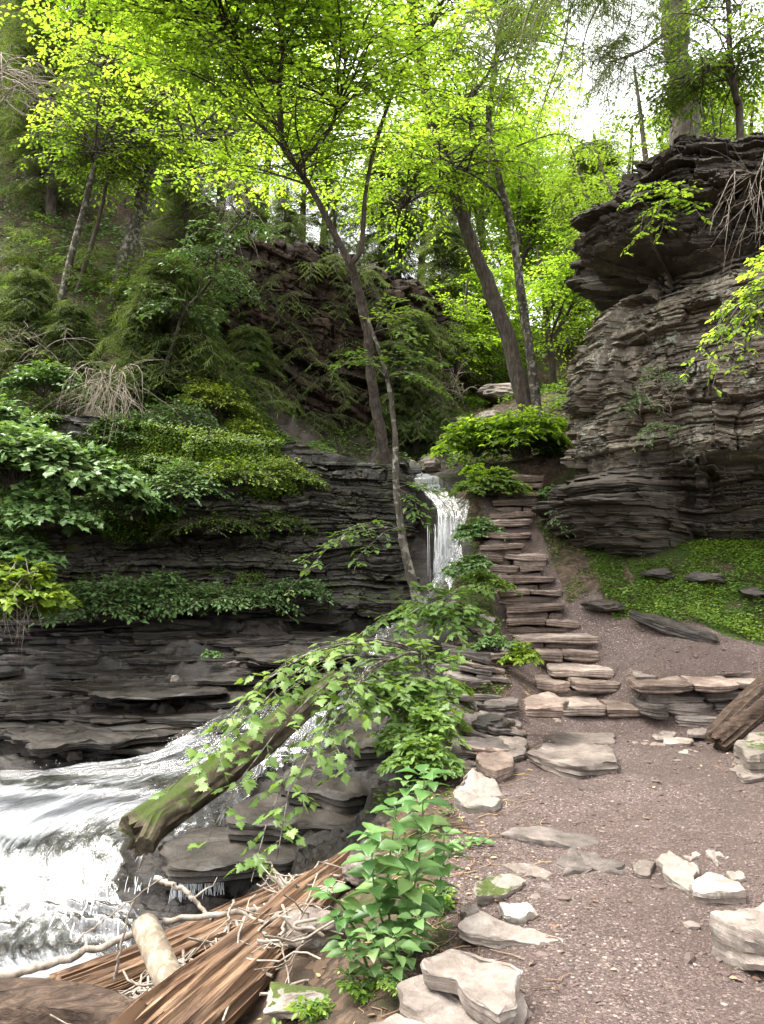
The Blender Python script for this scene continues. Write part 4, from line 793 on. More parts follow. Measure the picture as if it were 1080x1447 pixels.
log('fallen_log', [P(205, 1195, 6.35), P(225, 1160, 6.6), P(260, 1140, 6.8)], [.08, .1, .1], 'mosslog', 'broken stub pressed under the lower end of the mossy log', rough=.3)
log('split_log', [P(215, 1480, 3.3), P(290, 1410, 3.6), P(360, 1345, 3.95), P(430, 1275, 4.35), P(485, 1228, 4.7)], [.17, .155, .14, .12, .09], 'splitwood', 'biggest splintered orange brown log running up from the bottom edge', 'log', 'split logs piled beside the stream', 90, 40, .3, .16, flatten=(.2, -.55, .8))
log('split_log', [P(60, 1415, 4.6), P(170, 1375, 4.75), P(280, 1325, 4.95), P(380, 1275, 5.1), P(450, 1238, 5.2)], [.1, .11, .11, .09, .06], 'splitwood', 'narrower orange split log behind the broken birch piece', 'log', 'split logs piled beside the stream', 90, 32, .4, .22, flatten=(-.1, -.6, .8))
log('rotten_log', [P(-80, 1445, 4.1), P(20, 1435, 4.1), P(120, 1440, 3.95), P(230, 1460, 3.7)], [.15, .15, .14, .1], 'rot', 'dark rotten log filling the bottom left corner', rough=.35)
log('birch_log', [P(252, 1415, 3.7), P(232, 1370, 3.95), P(205, 1308, 4.3)], [.066, .07, .068], 'birch', 'short pale birch log with a sawn end lying on the split logs', rough=.12, n=40)
log('dark_log', [P(1012, 1050, 6.9), P(1050, 1015, 7.0), P(1100, 975, 7.1), P(1180, 930, 7.2)], [.1, .13, .15, .15], 'rot', 'dark weathered root log slanting in from the right edge below the ledge', rough=.4, splinter=.04)
gs = 'bleached sticks on the log pile'
def stick(pts, r0, r1, label, name='dead_branch', grp=gs, mat='deadpale', side=0, cat='branch'):
    n = 24; p = spline(np.array(pts), n); p += rs.normal(0, .006, p.shape); r = np.linspace(r0, r1, n); mb = MB(); tubes(mb, p, r, 8, rough=.2, seed=rs.randint(999))
    for i in range(side):
        j = rs.randint(5, n-3); d_ = rs.normal(0, 1, 3); d_[2] = abs(d_[2])*.7; d_ = d_/np.linalg.norm(d_)+.6*(p[j+1]-p[j])/np.linalg.norm(p[j+1]-p[j]); L_ = rs.uniform(.1, .35)
        q = p[j]+d_*L_*np.linspace(0, 1, 6)[:, None]+rs.normal(0, .012, (6, 3))*np.linspace(0, 1, 6)[:, None]; tubes(mb, q, np.linspace(r[j]*.55, .002, 6), 5)
    return tag(build(name, mb, M[mat], None, p[0]), label, cat, grp)
stick([P(-60, 1395, 5.0), P(60, 1365, 5.1), P(190, 1320, 5.2)], .03, .022, 'long pale pole reaching from the left edge along the water', side=1)
stick([P(108, 1330, 4.9), P(140, 1305, 4.9), P(230, 1240, 4.7)], .006, .003, 'thin twig rising over the foaming pool')
stick([P(162, 1385, 4.4), P(172, 1330, 4.4), P(188, 1272, 4.4)], .009, .004, 'thin upright twig sticking up left of the birch log')
stick([P(218, 1240, 4.9), P(262, 1260, 4.8), P(300, 1300, 4.7)], .017, .013, 'knobbly forked stick arching above the birch log', side=2)
stick([P(230, 1300, 4.5), P(330, 1290, 4.55), P(420, 1275, 4.6), P(520, 1240, 4.8)], .018, .012, 'long pale stick lying along the top of the pile', side=5)
stick([P(300, 1365, 4.2), P(350, 1320, 4.3), P(430, 1270, 4.5)], .02, .012, 'pale stick leaning on the biggest split log', side=4)
stick([P(330, 1272, 4.5), P(322, 1310, 4.4), P(328, 1345, 4.3)], .008, .005, 'short twig hanging down in the middle of the pile', side=1)
stick([P(75, 1380, 4.2), P(100, 1410, 4.1), P(118, 1440, 3.9)], .018, .01, 'brown splinter poking up left of the birch log', mat='splitwood')
stick([P(370, 1255, 4.7), P(385, 1225, 4.7), P(360, 1208, 4.7)], .006, .003, 'bent twig standing up at the upper end of the pile')
stick([P(500, 1235, 4.6), P(530, 1222, 4.7), P(560, 1212, 4.8)], .04, .035, 'thick pale branch end behind the tall herb', mat='birch')
mb = MB(); N = 260; c0 = np.stack([rs.uniform(-1.35, -.35, N), rs.uniform(3.7, 5.0, N)], -1); zz = hz(c0[:, 0], c0[:, 1])+rs.uniform(.02, .2, N)
a = rs.uniform(0, 6.3, N); L_ = rs.uniform(.12, .55, N); t = np.linspace(-.5, .5, 7)
pts = np.stack([c0[:, :1]+np.cos(a)[:, None]*L_[:, None]*t, c0[:, 1:]+np.sin(a)[:, None]*L_[:, None]*t, zz[:, None]+rs.normal(0, .25, (N, 1))*L_[:, None]*t+.06*L_[:, None]*np.sin(t*7+a[:, None])], -1)+rs.normal(0, .006, (N, 7, 3))
tubes(mb, pts, rs.uniform(.002, .009, (N, 1))*np.ones((1, 7)), 5, rough=.2)
tag(build('twig_debris', mb, M['deadpale']), 'tangle of small pale twigs caught between the split logs', 'twigs', kind='stuff')
# ------------------------------------------------------------------ trees
def limb(mb, pts, r0, r1, k=12, n=40, rough=.15, seed=1, pw=1.0):
    p = spline(np.array(pts), n); rr = np.random.RandomState(seed); w_ = np.cumsum(rr.normal(0, 1, (n, 3)), 0); w_ -= np.linspace(0, 1, n)[:, None]*w_[-1]; p = p+w_*r1*.12
    tubes(mb, p, r0+(r1-r0)*np.linspace(0, 1, n)**pw, k, rough=rough, seed=seed); return p
def boughs(rng, paths, N, Lr, t0=.3, el=(-.1, .5), az=None, lean=(0, 0, 0)):
    """start and end points of N boughs leaving the given limbs"""
    S = []; E = []
    for i in range(N):
        p = paths[rng.randint(len(paths))]; t = t0+(1-t0)*rng.rand(); j = min(int(t*(len(p)-1)), len(p)-1)
        a = rng.uniform(0, 6.283) if az is None else rng.uniform(*az); e_ = rng.uniform(*el); L_ = rng.uniform(*Lr)*(1.1-.45*t)
        S.append(p[j]); E.append(p[j]+L_*np.array([math.cos(a)*math.cos(e_), math.sin(a)*math.cos(e_), math.sin(e_)])+np.array(lean)*L_)
    return np.array(S), np.array(E)
def tree(name, label, limbs, bark, leafm, seed, N, Lr, group=None, extra=None, kw={}, bkw={}, cat='tree', crown='crown'):
    """limbs: list of (points, r0, r1); crown: boughs with twigs and leaves all through its volume"""
    rng = np.random.RandomState(seed); wb = MB(); lb = MB(); paths = [limb(wb, l[0], l[1], l[2], seed=seed+i, n=l[3] if len(l) > 3 else 40) for i, l in enumerate(limbs)]
    root = thing(name, paths[0][0], label, cat, group)
    crown_paths = [p for p, l in zip(paths, limbs) if len(l) < 5] or paths
    if N:
        S, E = boughs(rng, crown_paths, N, Lr, **bkw); foliage(lb, wb, S, E, rng, **kw)
    for (S, E, k2) in (extra or []): foliage(lb, wb, np.array(S), np.array(E), rng, **{**kw, **k2})
    build('trunk', wb, M[bark], root); build(crown, lb, M[leafm], root); return root
PP = lambda *q: [P(*a) for a in q]
def gnd(px, D, py=None):
    x = (px-540)/F*D; return np.array([x, D, H(x, D)])

# the slim mottled tree in the middle
A0 = PP((594, 866, 10), (582, 815, 10), (570, 765, 10), (560, 690, 9.95), (557, 610, 9.9), (546, 530, 9.8), (520, 450, 9.7), (497, 375, 9.6))
Lf = PP((497, 375, 9.6), (470, 320, 9.4), (445, 270, 9.2), (425, 238, 9), (404, 200, 8.8), (400, 120, 8.4), (405, 55, 8.1), (380, -10, 7.8), (368, -40, 7.7))
Rt = PP((497, 375, 9.6), (512, 348, 9.5), (519, 265, 9.3), (535, 190, 9.1), (560, 115, 8.9), (598, 40, 8.7), (615, 0, 8.6))
Lf2 = PP((400, 120, 8.4), (382, 110, 8.3), (350, 65, 8.1), (300, 25, 7.8), (240, -5, 7.5), (200, -20, 7.3))
Lf3 = PP((425, 238, 9), (470, 180, 8.8), (490, 90, 8.5), (480, 0, 8.3), (485, -30, 8.2))
ex = [([P(560, 690, 9.95)]*2+[P(568, 750, 9.95)]*4, PP((620, 690, 9.6), (600, 730, 9.4), (405, 805, 8.6), (430, 775, 8.9), (480, 745, 9.1), (500, 790, 8.9)), dict(size=.085, tl=.3, m=9, q=5, tone=.25)),
      ([P(547, 535, 9.8)]*7, PP((470, 505, 9.2), (490, 490, 9.6), (620, 503, 9.5), (628, 545, 9.5), (575, 485, 9.2), (520, 500, 9.0), (600, 530, 9.0)), dict(size=.07, tl=.32, m=9, q=6, tone=.3)),
      ([P(530, 470, 9.75)]*5, PP((600, 465, 9.5), (585, 430, 9.5), (560, 415, 9.5), (545, 440, 9.3), (590, 475, 9.2)), dict(size=.07, tl=.3, m=8, q=5, tone=.75))]
tree('mottled_tree', 'short slim mottled sapling in front of the waterfall at the centre', [(A0[:7], .072, .018, 60, 1)], 'mottled', 'maple', 3, 0, (1.0, 2.5), extra=ex, kw=dict(droop=.12, r0=.006, flat=.24, arch=.1))
fk = PP((545, 655, 14.5), (530, 560, 14), (519, 470, 13.4), (508, 420, 13.1), (497, 375, 12.8))
sc2 = lambda L_: [P(540+q[0]/q[1]*F, 723.5-F*math.tan(math.atan2(q[2]-EYE, q[1])-PITCH), q[1]+3.0) for q in L_]
Lf, Rt, Lf2, Lf3 = sc2(Lf), sc2(Rt), sc2(Lf2), sc2(Lf3)
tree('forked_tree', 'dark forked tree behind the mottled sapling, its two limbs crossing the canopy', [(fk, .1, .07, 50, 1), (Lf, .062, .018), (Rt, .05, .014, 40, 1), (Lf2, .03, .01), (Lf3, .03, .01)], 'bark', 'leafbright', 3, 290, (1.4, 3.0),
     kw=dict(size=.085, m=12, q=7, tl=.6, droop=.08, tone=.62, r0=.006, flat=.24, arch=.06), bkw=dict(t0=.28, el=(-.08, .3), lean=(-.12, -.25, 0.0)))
# the two leaning trunks at the head of the stairs
B0 = PP((758, 625, 15.5), (742, 560, 15.5), (720, 480, 15.5), (690, 400, 15.5), (662, 330, 15.4), (636, 245, 15.3), (613, 178, 15.2), (598, 110, 15), (585, 30, 14.8), (575, -60, 14.6))
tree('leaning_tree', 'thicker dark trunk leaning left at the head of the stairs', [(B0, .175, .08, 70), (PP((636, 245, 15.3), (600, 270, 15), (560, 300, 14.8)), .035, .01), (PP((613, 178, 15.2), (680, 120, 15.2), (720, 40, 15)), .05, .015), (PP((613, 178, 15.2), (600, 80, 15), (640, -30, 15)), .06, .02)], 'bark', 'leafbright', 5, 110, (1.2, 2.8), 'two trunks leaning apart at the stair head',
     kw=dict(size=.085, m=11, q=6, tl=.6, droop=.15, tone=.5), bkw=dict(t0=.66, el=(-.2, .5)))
C0 = PP((768, 618, 15.2), (757, 560, 15.2), (746, 480, 15.2), (735, 400, 15.1), (727, 345, 15.1), (716, 290, 15), (703, 240, 15), (692, 180, 14.9), (700, 100, 14.8), (712, 20, 14.7), (720, -60, 14.6))
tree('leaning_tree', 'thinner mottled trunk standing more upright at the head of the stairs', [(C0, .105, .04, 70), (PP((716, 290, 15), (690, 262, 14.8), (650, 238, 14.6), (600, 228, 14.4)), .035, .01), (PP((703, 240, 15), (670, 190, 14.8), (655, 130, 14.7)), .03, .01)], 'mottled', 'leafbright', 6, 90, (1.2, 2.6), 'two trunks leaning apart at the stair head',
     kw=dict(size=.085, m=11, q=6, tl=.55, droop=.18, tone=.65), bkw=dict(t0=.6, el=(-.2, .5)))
# pine and thin tree on the cliff
g = gnd(972, 12.9); D0 = [g-np.array([0, 0, .2]), P(972, 185, 12.9), P(966, 120, 12.8), P(952, 30, 12.7), P(940, -60, 12.6), P(928, -200, 12.4)]
rngp = np.random.RandomState(8)
tree('cliff_pine', 'big straight grey trunk standing on top of the cliff', [(D0, .25, .17, 60, 1), (PP((945, -10, 12.7), (880, -20, 12), (800, -10, 11.2), (700, 0, 10.6)), .05, .012), (PP((943, -30, 12.7), (900, -60, 11.6), (840, -60, 10.4), (760, -40, 9.6)), .05, .012), (PP((952, 40, 12.7), (900, 75, 12.2), (850, 90, 11.8)), .03, .008), (PP((948, 10, 12.7), (1000, -30, 11.8), (1080, -40, 11)), .04, .01)],
     'pinebark', 'hemlock', 9, 70, (.8, 2.0), extra=[(PP((880, -20, 12), (860, -15, 11.8), (820, -12, 11.4), (790, -8, 11.1), (760, -6, 11), (730, -4, 10.8), (840, -14, 11.6), (900, -30, 12), (870, -60, 11), (820, -55, 10.2), (700, 0, 10.6), (950, 20, 12.7), (1000, -30, 11.8), (1060, -38, 11.2)), PP((850, 120, 11), (800, 190, 10.8), (760, 230, 10.6), (720, 170, 10.4), (690, 240, 10.6), (670, 130, 10.4), (790, 90, 10.7), (880, 100, 11), (760, 60, 10), (730, 110, 9.6), (640, 60, 10.2), (890, 150, 12), (1000, 90, 11), (1070, 80, 10.6)), dict(droop=.05, arch=.12, m=18, tl=.5))], kw=dict(size=.11, tmpl=NEEDLE, m=15, q=12, tl=.42, droop=.32, flat=.3, tone=.5, r0=.006, t0=.15), bkw=dict(t0=.35, el=(-.6, .1)))
g = gnd(1052, 11.6); E0 = [g-np.array([0, 0, .2]), P(1046, 190, 11.5), P(1040, 140, 11.4), P(1030, 80, 11.3), P(1030, 20, 11.2), P(1020, -80, 11)]
tree('cliff_sapling', 'thin dark tree on the cliff edge right of the big trunk', [(E0, .06, .03, 50), (PP((1038, 130, 11.4), (1015, 95, 11.2), (985, 110, 11)), .02, .006)], 'bark', 'leafmid', 10, 60, (.7, 1.8), kw=dict(size=.07, m=10, q=6, tl=.45, droop=.2, tone=.5), bkw=dict(t0=.45, el=(-.4, .5)))
# trunks on the left slope
g = gnd(150, 17); T6 = [P(150, 455, 17)-np.array([0, 0, .5]), P(152, 440, 17), P(172, 375, 17), P(186, 315, 17), (P(200, 262, 17)), P(212, 230, 17), P(226, 150, 16.6), P(240, 60, 16.2), P(250, -50, 16)]
tree('slope_tree', 'thickest pale trunk leaning right on the left slope', [(T6, .2, .09, 60), (PP((212, 230, 17), (260, 200, 16), (330, 190, 15.2)), .04, .01), (PP((205, 250, 17), (170, 215, 16), (120, 215, 15)), .04, .01), (PP((226, 150, 16.6), (180, 110, 16), (130, 90, 15.4)), .04, .01)], 'mottled', 'leafbright', 13, 100, (1.3, 2.8), 'trees rooted on the left slope',
     kw=dict(size=.085, m=11, q=6, tl=.6, droop=.15, tone=.72), bkw=dict(t0=.5, el=(-.25, .4), lean=(.35, -.25, 0)))
T7 = PP((84, 440, 16.3), (100, 365, 16.3), (118, 300, 16.3), (130, 255, 16.2), (138, 215, 16.1), (150, 130, 16), (155, 40, 15.8))
tree('slope_tree', 'thin pale trunk left of the thickest trunk on the slope', [(T7, .085, .03, 50)], 'mottled', 'leafmid', 14, 60, (.9, 2.2), 'trees rooted on the left slope', kw=dict(size=.085, m=10, q=6, tl=.5, droop=.15, tone=.5), bkw=dict(t0=.6, el=(-.25, .4)))
T8 = PP((98, 445, 16.8), (118, 385, 16.8), (140, 310, 16.7), (152, 255, 16.6), (170, 200, 16.4), (215, 150, 16))
tree('slope_tree', 'slender crooked trunk between the two paler trunks on the slope', [(T8, .06, .02, 50)], 'bark', 'leafmid', 15, 45, (.9, 2.0), 'trees rooted on the left slope', kw=dict(size=.085, m=10, q=6, tl=.5, droop=.15, tone=.5), bkw=dict(t0=.6, el=(-.25, .4)))
T9 = PP((232, 522, 14.3), (248, 478, 14.2), (262, 440, 14.1), (300, 395, 13.8), (310, 350, 13.6), (350, 300, 13.4))
tree('slope_tree', 'small dark curved sapling at the lower edge of the slope', [(T9, .04, .012, 50)], 'bark', 'shrub', 16, 40, (.7, 1.5), 'trees rooted on the left slope', kw=dict(size=.075, m=9, q=6, tl=.4, droop=.2, tone=.3), bkw=dict(t0=.3, el=(-.3, .3)))

# background trees: a few of each kind, then copied and turned
def hemlock(name, seed, Ht, label, group, x, y, dens=170, Rb=2.6):
    rng = np.random.RandomState(seed); wb = MB(); lb = MB(); z = H(x, y)-.3; ln = rng.uniform(-.06, .06, 2)
    p = limb(wb, [(x, y, z), (x+ln[0]*Ht*.5, y+ln[1]*Ht*.5, z+Ht*.5), (x+ln[0]*Ht, y+ln[1]*Ht, z+Ht)], .02*Ht+.03, .03, seed=seed)
    root = thing(name, (x, y, z), label, 'tree', group); t = rng.uniform(.08, .98, dens)**.9; j = (t*(len(p)-1)).astype(int); a = rng.uniform(0, 6.3, dens); Lb = (Rb*(1-t)**.7+.3)*rng.uniform(.3, 1.25, dens)
    S = p[j]; E = S+np.stack([np.cos(a)*Lb, np.sin(a)*Lb, -.12*Lb+rng.uniform(-.1, .25, dens)], -1)
    foliage(lb, wb, S, E, rng, arch=.1, m=16, tl=.55, q=12, tmpl=NEEDLE, size=.15, r0=.008, twigs=True, t0=.12, droop=.28, flat=.25, tone=.5, wk=3)
    build('trunk', wb, M['bark'], root); build('crown', lb, M['hemlock'], root); return root
def broad(name, seed, Ht, label, group, x, y, leafm='leafmid', dens=150, Rb=2.8, size=.12, tone=.5, low=.25, q=6):
    rng = np.random.RandomState(seed); wb = MB(); lb = MB(); z = H(x, y)-.3; ln = rng.uniform(-.1, .1, 2)
    p = limb(wb, [(x, y, z), (x+ln[0]*Ht*.4, y+ln[1]*Ht*.5, z+Ht*.5), (x+ln[0]*Ht, y+ln[1]*Ht, z+Ht)], .014*Ht+.04, .03, seed=seed); ps = [p]
    for i in range(4):
        a = rng.uniform(0, 6.3); j = int(rng.uniform(.3, .65)*39); ps.append(limb(wb, [p[j], p[j]+np.array([math.cos(a)*.12*Ht, math.sin(a)*.12*Ht, .2*Ht]), p[j]+np.array([math.cos(a)*.2*Ht, math.sin(a)*.2*Ht, .42*Ht])], .007*Ht+.01, .02, seed=seed+i))
    root = thing(name, (x, y, z), label, 'tree', group); S, E = boughs(rng, ps, dens, (.5*Rb, Rb), t0=low, el=(-.3, .6))
    foliage(lb, wb, S, E, rng, m=11, tl=.7, q=q, size=size, r0=.007, twigs=False, droop=.15, tone=tone, wk=3, tmpl=LOW)
    build('trunk', wb, M['bark'], root); build('crown', lb, M[leafm], root); return root
def spot(px, D): return (px-540)/F*D, D
def again(src, label, px, D, rz, s_): x, y = spot(px, D); return copy_thing(src, label, (x, y, H(x, y)-.3), rz, s_)
gb = 'conifers on the left slope'; x, y = spot(30, 20); h1_ = hemlock('hemlock_tree', 31, 9, 'dark conifer at the left edge of the frame above the bare slope', gb, x, y, 170, 2.6)
x, y = spot(300, 21); h2_ = hemlock('hemlock_tree', 32, 7, 'dark conifer right of the thickest slope trunk', gb, x, y, 150, 2.3)
again(h1_, 'dark conifer high behind the thin slope trunks', 110, 24, 1.1, 1.1); again(h2_, 'conifer high between the slope trunks and the forked tree', 230, 25, 2.0, 1.2)
again(h1_, 'conifer on the ridge above the rusty rock face', 420, 24, 3.3, .8); again(h2_, 'small conifer on the ridge just right of the forked tree', 560, 25, .6, .9)
again(h1_, 'conifer in the dim gap left of the thin slope trunks', 60, 19, 2.2, .7); again(h2_, 'conifer beside the thickest slope trunk on its right', 260, 19.5, 4.0, .7); again(h1_, 'conifer over the middle of the rusty rock face', 480, 21.5, 1.3, .5); again(h2_, 'conifer at the left end of the rusty rock face top', 350, 19.5, 2.9, .6); again(h1_, 'conifer up the slope above the thin slope trunks', 140, 28, .4, 1.2)
again(h1_, 'conifer at the top left corner furthest up the slope', 10, 30, 4.2, 1.2); again(h2_, 'conifer far up the slope right of the top left corner', 190, 33, 5.2, 1.4)
gs_ = 'small conifers low on the left slope'; x, y = spot(240, 14.8); s1 = hemlock('hemlock_sapling', 35, 3.0, 'grey green conifer sapling in front of the slope trunks', gs_, x, y, 95, 1.5)
again(s1, 'conifer sapling between the thickest trunk and the rusty rock', 290, 16.8, 1.4, .8); again(s1, 'conifer sapling in front of the rusty rock face, half way along', 345, 15.8, 2.4, .6)
again(s1, 'low conifer sapling at the left edge below the slope trunks', 25, 15.2, 2.7, .7); again(s1, 'conifer sapling just left of the thickest slope trunk', 95, 14.8, 3.9, .6); again(s1, 'smallest conifer sapling above the yellow green hump', 200, 14.6, 5.1, .65)
gm = 'pale conifers in the gully'; x, y = spot(625, 22); c1 = hemlock('gully_conifer', 36, 5, 'grey green conifer in the gully left of the leaning trunks', gm, x, y, 130, 1.9)
again(c1, 'further conifer in the gully behind the fork of the middle tree', 540, 25, 1.2, 1.3); again(c1, 'conifer seen between the leaning trunks and the grey green one', 650, 25, 2.6, 1.1)
gk = 'bright leafy trees behind the gully'; x, y = spot(690, 30); b1 = broad('leafy_tree', 41, 10, 'yellow green tree behind the leaning trunks', gk, x, y, 'leafbright', 150, 3.0, .13)
x, y = spot(800, 27); b2 = broad('leafy_tree', 42, 7, 'yellow green tree between the upright thin trunk and the cliff', gk, x, y, 'leafbright', 130, 2.6, .12)
again(b1, 'leafy tree behind the small ridge conifer', 590, 34, 1.2, 1.25); again(b2, 'low leafy tree at the back of the gully', 740, 38, 2.2, 1.3); again(b2, 'leafy tree framed between the two leaning trunks', 715, 33, 5.0, 1.5); again(b1, 'leafy tree rising just left of the cliff cap', 775, 32, 2.6, 1.0); again(b2, 'pale leafy tree behind the thicker leaning trunk', 655, 27, 3.6, 1.3)
again(b1, 'leafy tree far behind the left fork of the middle tree', 450, 33, 3.1, 1.2); again(b2, 'leafy tree up behind the rusty rock face', 360, 30, 4.0, 1.5)
again(b1, 'leafy tree high on the far left skyline', 250, 36, 5.0, 1.2); again(b1, 'leafy tree showing just left of the cliff top', 810, 44, .7, .9)
gc = 'leafy trees on the cliff plateau'; x, y = spot(872, 20); p1 = broad('plateau_tree', 44, 7, 'leafy tree behind the cliff edge left of the big trunk', gc, x, y, 'leafmid', 80, 1.6, .1, .8, .15)
again(p1, 'leafy tree behind the thin tree on the cliff', 1040, 18, 1.5, 1.0); again(p1, 'leafy tree at the right edge far back on the cliff plateau', 1100, 23, 3.0, 1.2)
again(p1, 'leafy tree right behind the big trunk on the cliff', 960, 17.5, 4.1, 1.1); again(p1, 'small leafy tree between the big trunk and the cliff cap edge', 915, 16.5, 5.4, .75)
again(c1, 'conifer on the plateau just left of the big trunk', 860, 24, 3.0, 1.5)['group'] = 'conifers on the plateau'
again(c1, 'conifer on the plateau between the big trunk and the thin tree', 1005, 22, 4.4, 1.6)['group'] = 'conifers on the plateau'

x, y = spot(700, 22.5); gsb = broad('gully_shrub', 47, 4.2, 'bright shrubby tree low behind the leaning trunks', 'shrubby trees in the gully', x, y, 'leafbright', 110, 1.9, .1, .5, .02)
again(gsb, 'bright shrubby tree low between the upright trunk and the cliff', 790, 21, 1.3, 1.1); again(gsb, 'bright shrubby tree further back between the two leaning trunks', 735, 27, 2.5, 1.4); again(gsb, 'shrubby tree left of the leaning trunks above the brown brush', 640, 20.5, 3.7, .9); again(gsb, 'shrubby tree on the gully skyline left of the cliff', 815, 30, 4.9, 1.5)
again(c1, 'conifer standing before the right end of the rusty rock face', 590, 17.6, 2.2, .75); again(c1, 'small conifer beside the one before the rusty rock face', 555, 17.0, 4.0, .55); again(h2_, 'conifer drooping over the left part of the rusty rock face', 405, 18.4, 3.3, .45)

# ------------------------------------------------------------------ maple boughs over the stream
def plant(name, label, base, S, E, leafm, seed, group=None, cat='shrub', stems=None, bark='bark', parts=('stem', 'foliage'), **kw):
    rng = np.random.RandomState(seed); wb = MB(); lb = MB()
    for st_ in (stems or []): limb(wb, st_[0], st_[1], st_[2], 7, 24, .1, seed)
    foliage(lb, wb, np.array(S), np.array(E), rng, **kw); root = thing(name, base, label, cat, group)
    build(parts[0], wb, M[bark], root); build(parts[1], lb, M[leafm], root); return root
hub = P(600, 925, 7.4); hub2 = P(560, 930, 7.0)
plant('maple_sapling', 'maple sapling whose leafy boughs spread left over the mossy log', gnd(608, 7.6), [hub, hub, hub2, hub2, hub2, hub, hub2, hub2, hub2, hub2],
      PP((270, 1010, 5.7), (330, 965, 6.0), (245, 1065, 5.6), (300, 1125, 5.5), (350, 1185, 5.4), (400, 940, 6.6), (430, 1115, 5.7), (285, 1060, 5.9), (390, 1150, 5.3), (465, 1060, 5.9)),
      'maple', 51, 'maple saplings around the stream', stems=[([gnd(608, 7.6), P(606, 960, 7.5), hub], .02, .013), ([hub, P(580, 922, 7.2), hub2], .013, .011)], bark='mottled', size=.078, tmpl=MAPLE, m=14, q=4, tl=.34, arch=.12, droop=.14, t0=.3, r0=.005, flat=.32, tone=.55)
hb = P(600, 960, 7.2)
plant('maple_sapling', 'dense maple sapling filling the bank right of the small white fall', gnd(625, 7.3), [hb]*13,
      PP((535, 1020, 6.7), (560, 1035, 6.5), (600, 1020, 6.5), (650, 1005, 6.8), (655, 960, 7.0), (640, 915, 7.3), (590, 890, 7.4), (540, 895, 7.4), (500, 915, 7.2), (570, 1000, 6.8), (560, 970, 6.6), (620, 980, 6.7), (530, 935, 7.1)),
      'maple', 52, 'maple saplings around the stream', stems=[([gnd(625, 7.3), hb], .02, .015)], bark='mottled', size=.08, tmpl=MAPLE, m=11, q=4, tl=.24, arch=.08, droop=.2, t0=.15, r0=.006, flat=.38, tone=.5)
hb = P(615, 860, 9.0)
plant('maple_sapling', 'maple sapling at the base of the mottled tree left of the stairs', gnd(615, 9.1), [hb]*14,
      PP((560, 885, 8.6), (640, 880, 8.5), (680, 850, 8.9), (650, 830, 9.2), (600, 820, 9.2), (560, 850, 9.0), (590, 900, 8.4), (530, 870, 9.0), (690, 820, 9.4), (620, 850, 8.5), (500, 885, 8.8), (655, 905, 8.3), (575, 865, 8.4), (700, 880, 8.8)),
      'maple', 53, 'maple saplings around the stream', stems=[([gnd(615, 9.1), hb], .02, .015)], bark='mottled', size=.075, tmpl=MAPLE, m=11, q=4, tl=.26, arch=.1, droop=.2, t0=.15, r0=.008, flat=.4, tone=.4)
# sprays reaching in from the right edge, and those growing on the cliff
hb = P(1130, 400, 7.2)
plant('leafy_bough', 'bright leafy bough reaching in from the right edge in front of the cliff', hb, [hb]*12, PP((985, 470, 7), (1010, 500, 6.8), (1060, 450, 6.8), (1050, 370, 7), (972, 490, 7), (990, 450, 7), (1010, 420, 7.1), (1040, 500, 6.9), (1030, 460, 6.8), (1050, 400, 7), (1060, 350, 7.2), (1000, 480, 6.9)), 'leafbright', 54, None, 'bough', size=.06, m=11, q=5, tl=.25, droop=.2, t0=.25, tone=.6)
hb = P(965, 300, 10.9)
plant('cliff_shrub', 'yellow green sprig growing from the notch below the cliff top', hb, [hb]*9, PP((875, 272, 10.0), (900, 248, 10.1), (940, 250, 10.0), (900, 305, 10.0), (925, 325, 10.1), (960, 262, 10.0), (890, 335, 10.1), (990, 290, 10), (930, 285, 9.9)), 'leafbright', 55, 'sprigs growing out of the cliff', 'shrub', size=.07, m=11, q=6, tl=.28, droop=.15, t0=.2, tone=.5)
for (px, py, D, sd, lb) in [(925, 610, 10.35, 56, 'small green clump on the upper ledge in the middle of the cliff'), (800, 735, 11.1, 57, 'fern like clump at the dark left corner of the cliff'), (900, 570, 10.6, 58, 'lighter clump just above the middle of the cliff'), (930, 530, 10.4, 59, 'tiny clump high in a crack of the cliff')]:
    rg_ = np.random.RandomState(sd); hb = P(px, py, D); n = 12; a = rg_.uniform(3.3, 6.1, n); E_ = hb+np.stack([np.cos(a)*.35, np.sin(a)*.25, rg_.uniform(-.15, .2, n)], -1)
    plant('cliff_shrub', lb, hb, [hb]*n, E_, 'shrub', sd, 'sprigs growing out of the cliff', 'shrub', size=.03, m=9, q=5, tl=.12, droop=.3, t0=.15, tone=.5, tmpl=LOW)

# ------------------------------------------------------------------ shrubs
def shrub(px, py, D, R_, h_, leafm, label, group, seed, n=26, size=.07, tmpl=LEAF, name='shrub', face=0.0, tone=.5, m=9, q=5, tl=.3, droop=.18, squash=1.0, ground=False):
    """bush rooted at px,py: boughs fan out over a dome"""
    rg_ = np.random.RandomState(seed); b = P(px, py, D)
    if ground: b[2] = H(b[0], b[1])
    a = rg_.uniform(0, 6.283, n); u = rg_.rand(n)**.6; rr = R_*u; E_ = b+np.stack([np.cos(a)*rr*1.15, np.sin(a)*rr*.8-face*R_, h_*(1.05-.75*u**2)*rg_.uniform(.6, 1.1, n)*squash], -1)
    S_ = b+np.stack([rg_.normal(0, .04, n), rg_.normal(0, .04, n), np.zeros(n)], -1)
    return plant(name, label, b, S_, E_, leafm, seed, group, 'shrub', size=size, tmpl=tmpl, m=m, q=q, tl=tl*R_, droop=droop, t0=.2, tone=tone, arch=.15, r0=.006)
ga = 'pale leafy shrubs at the left edge'
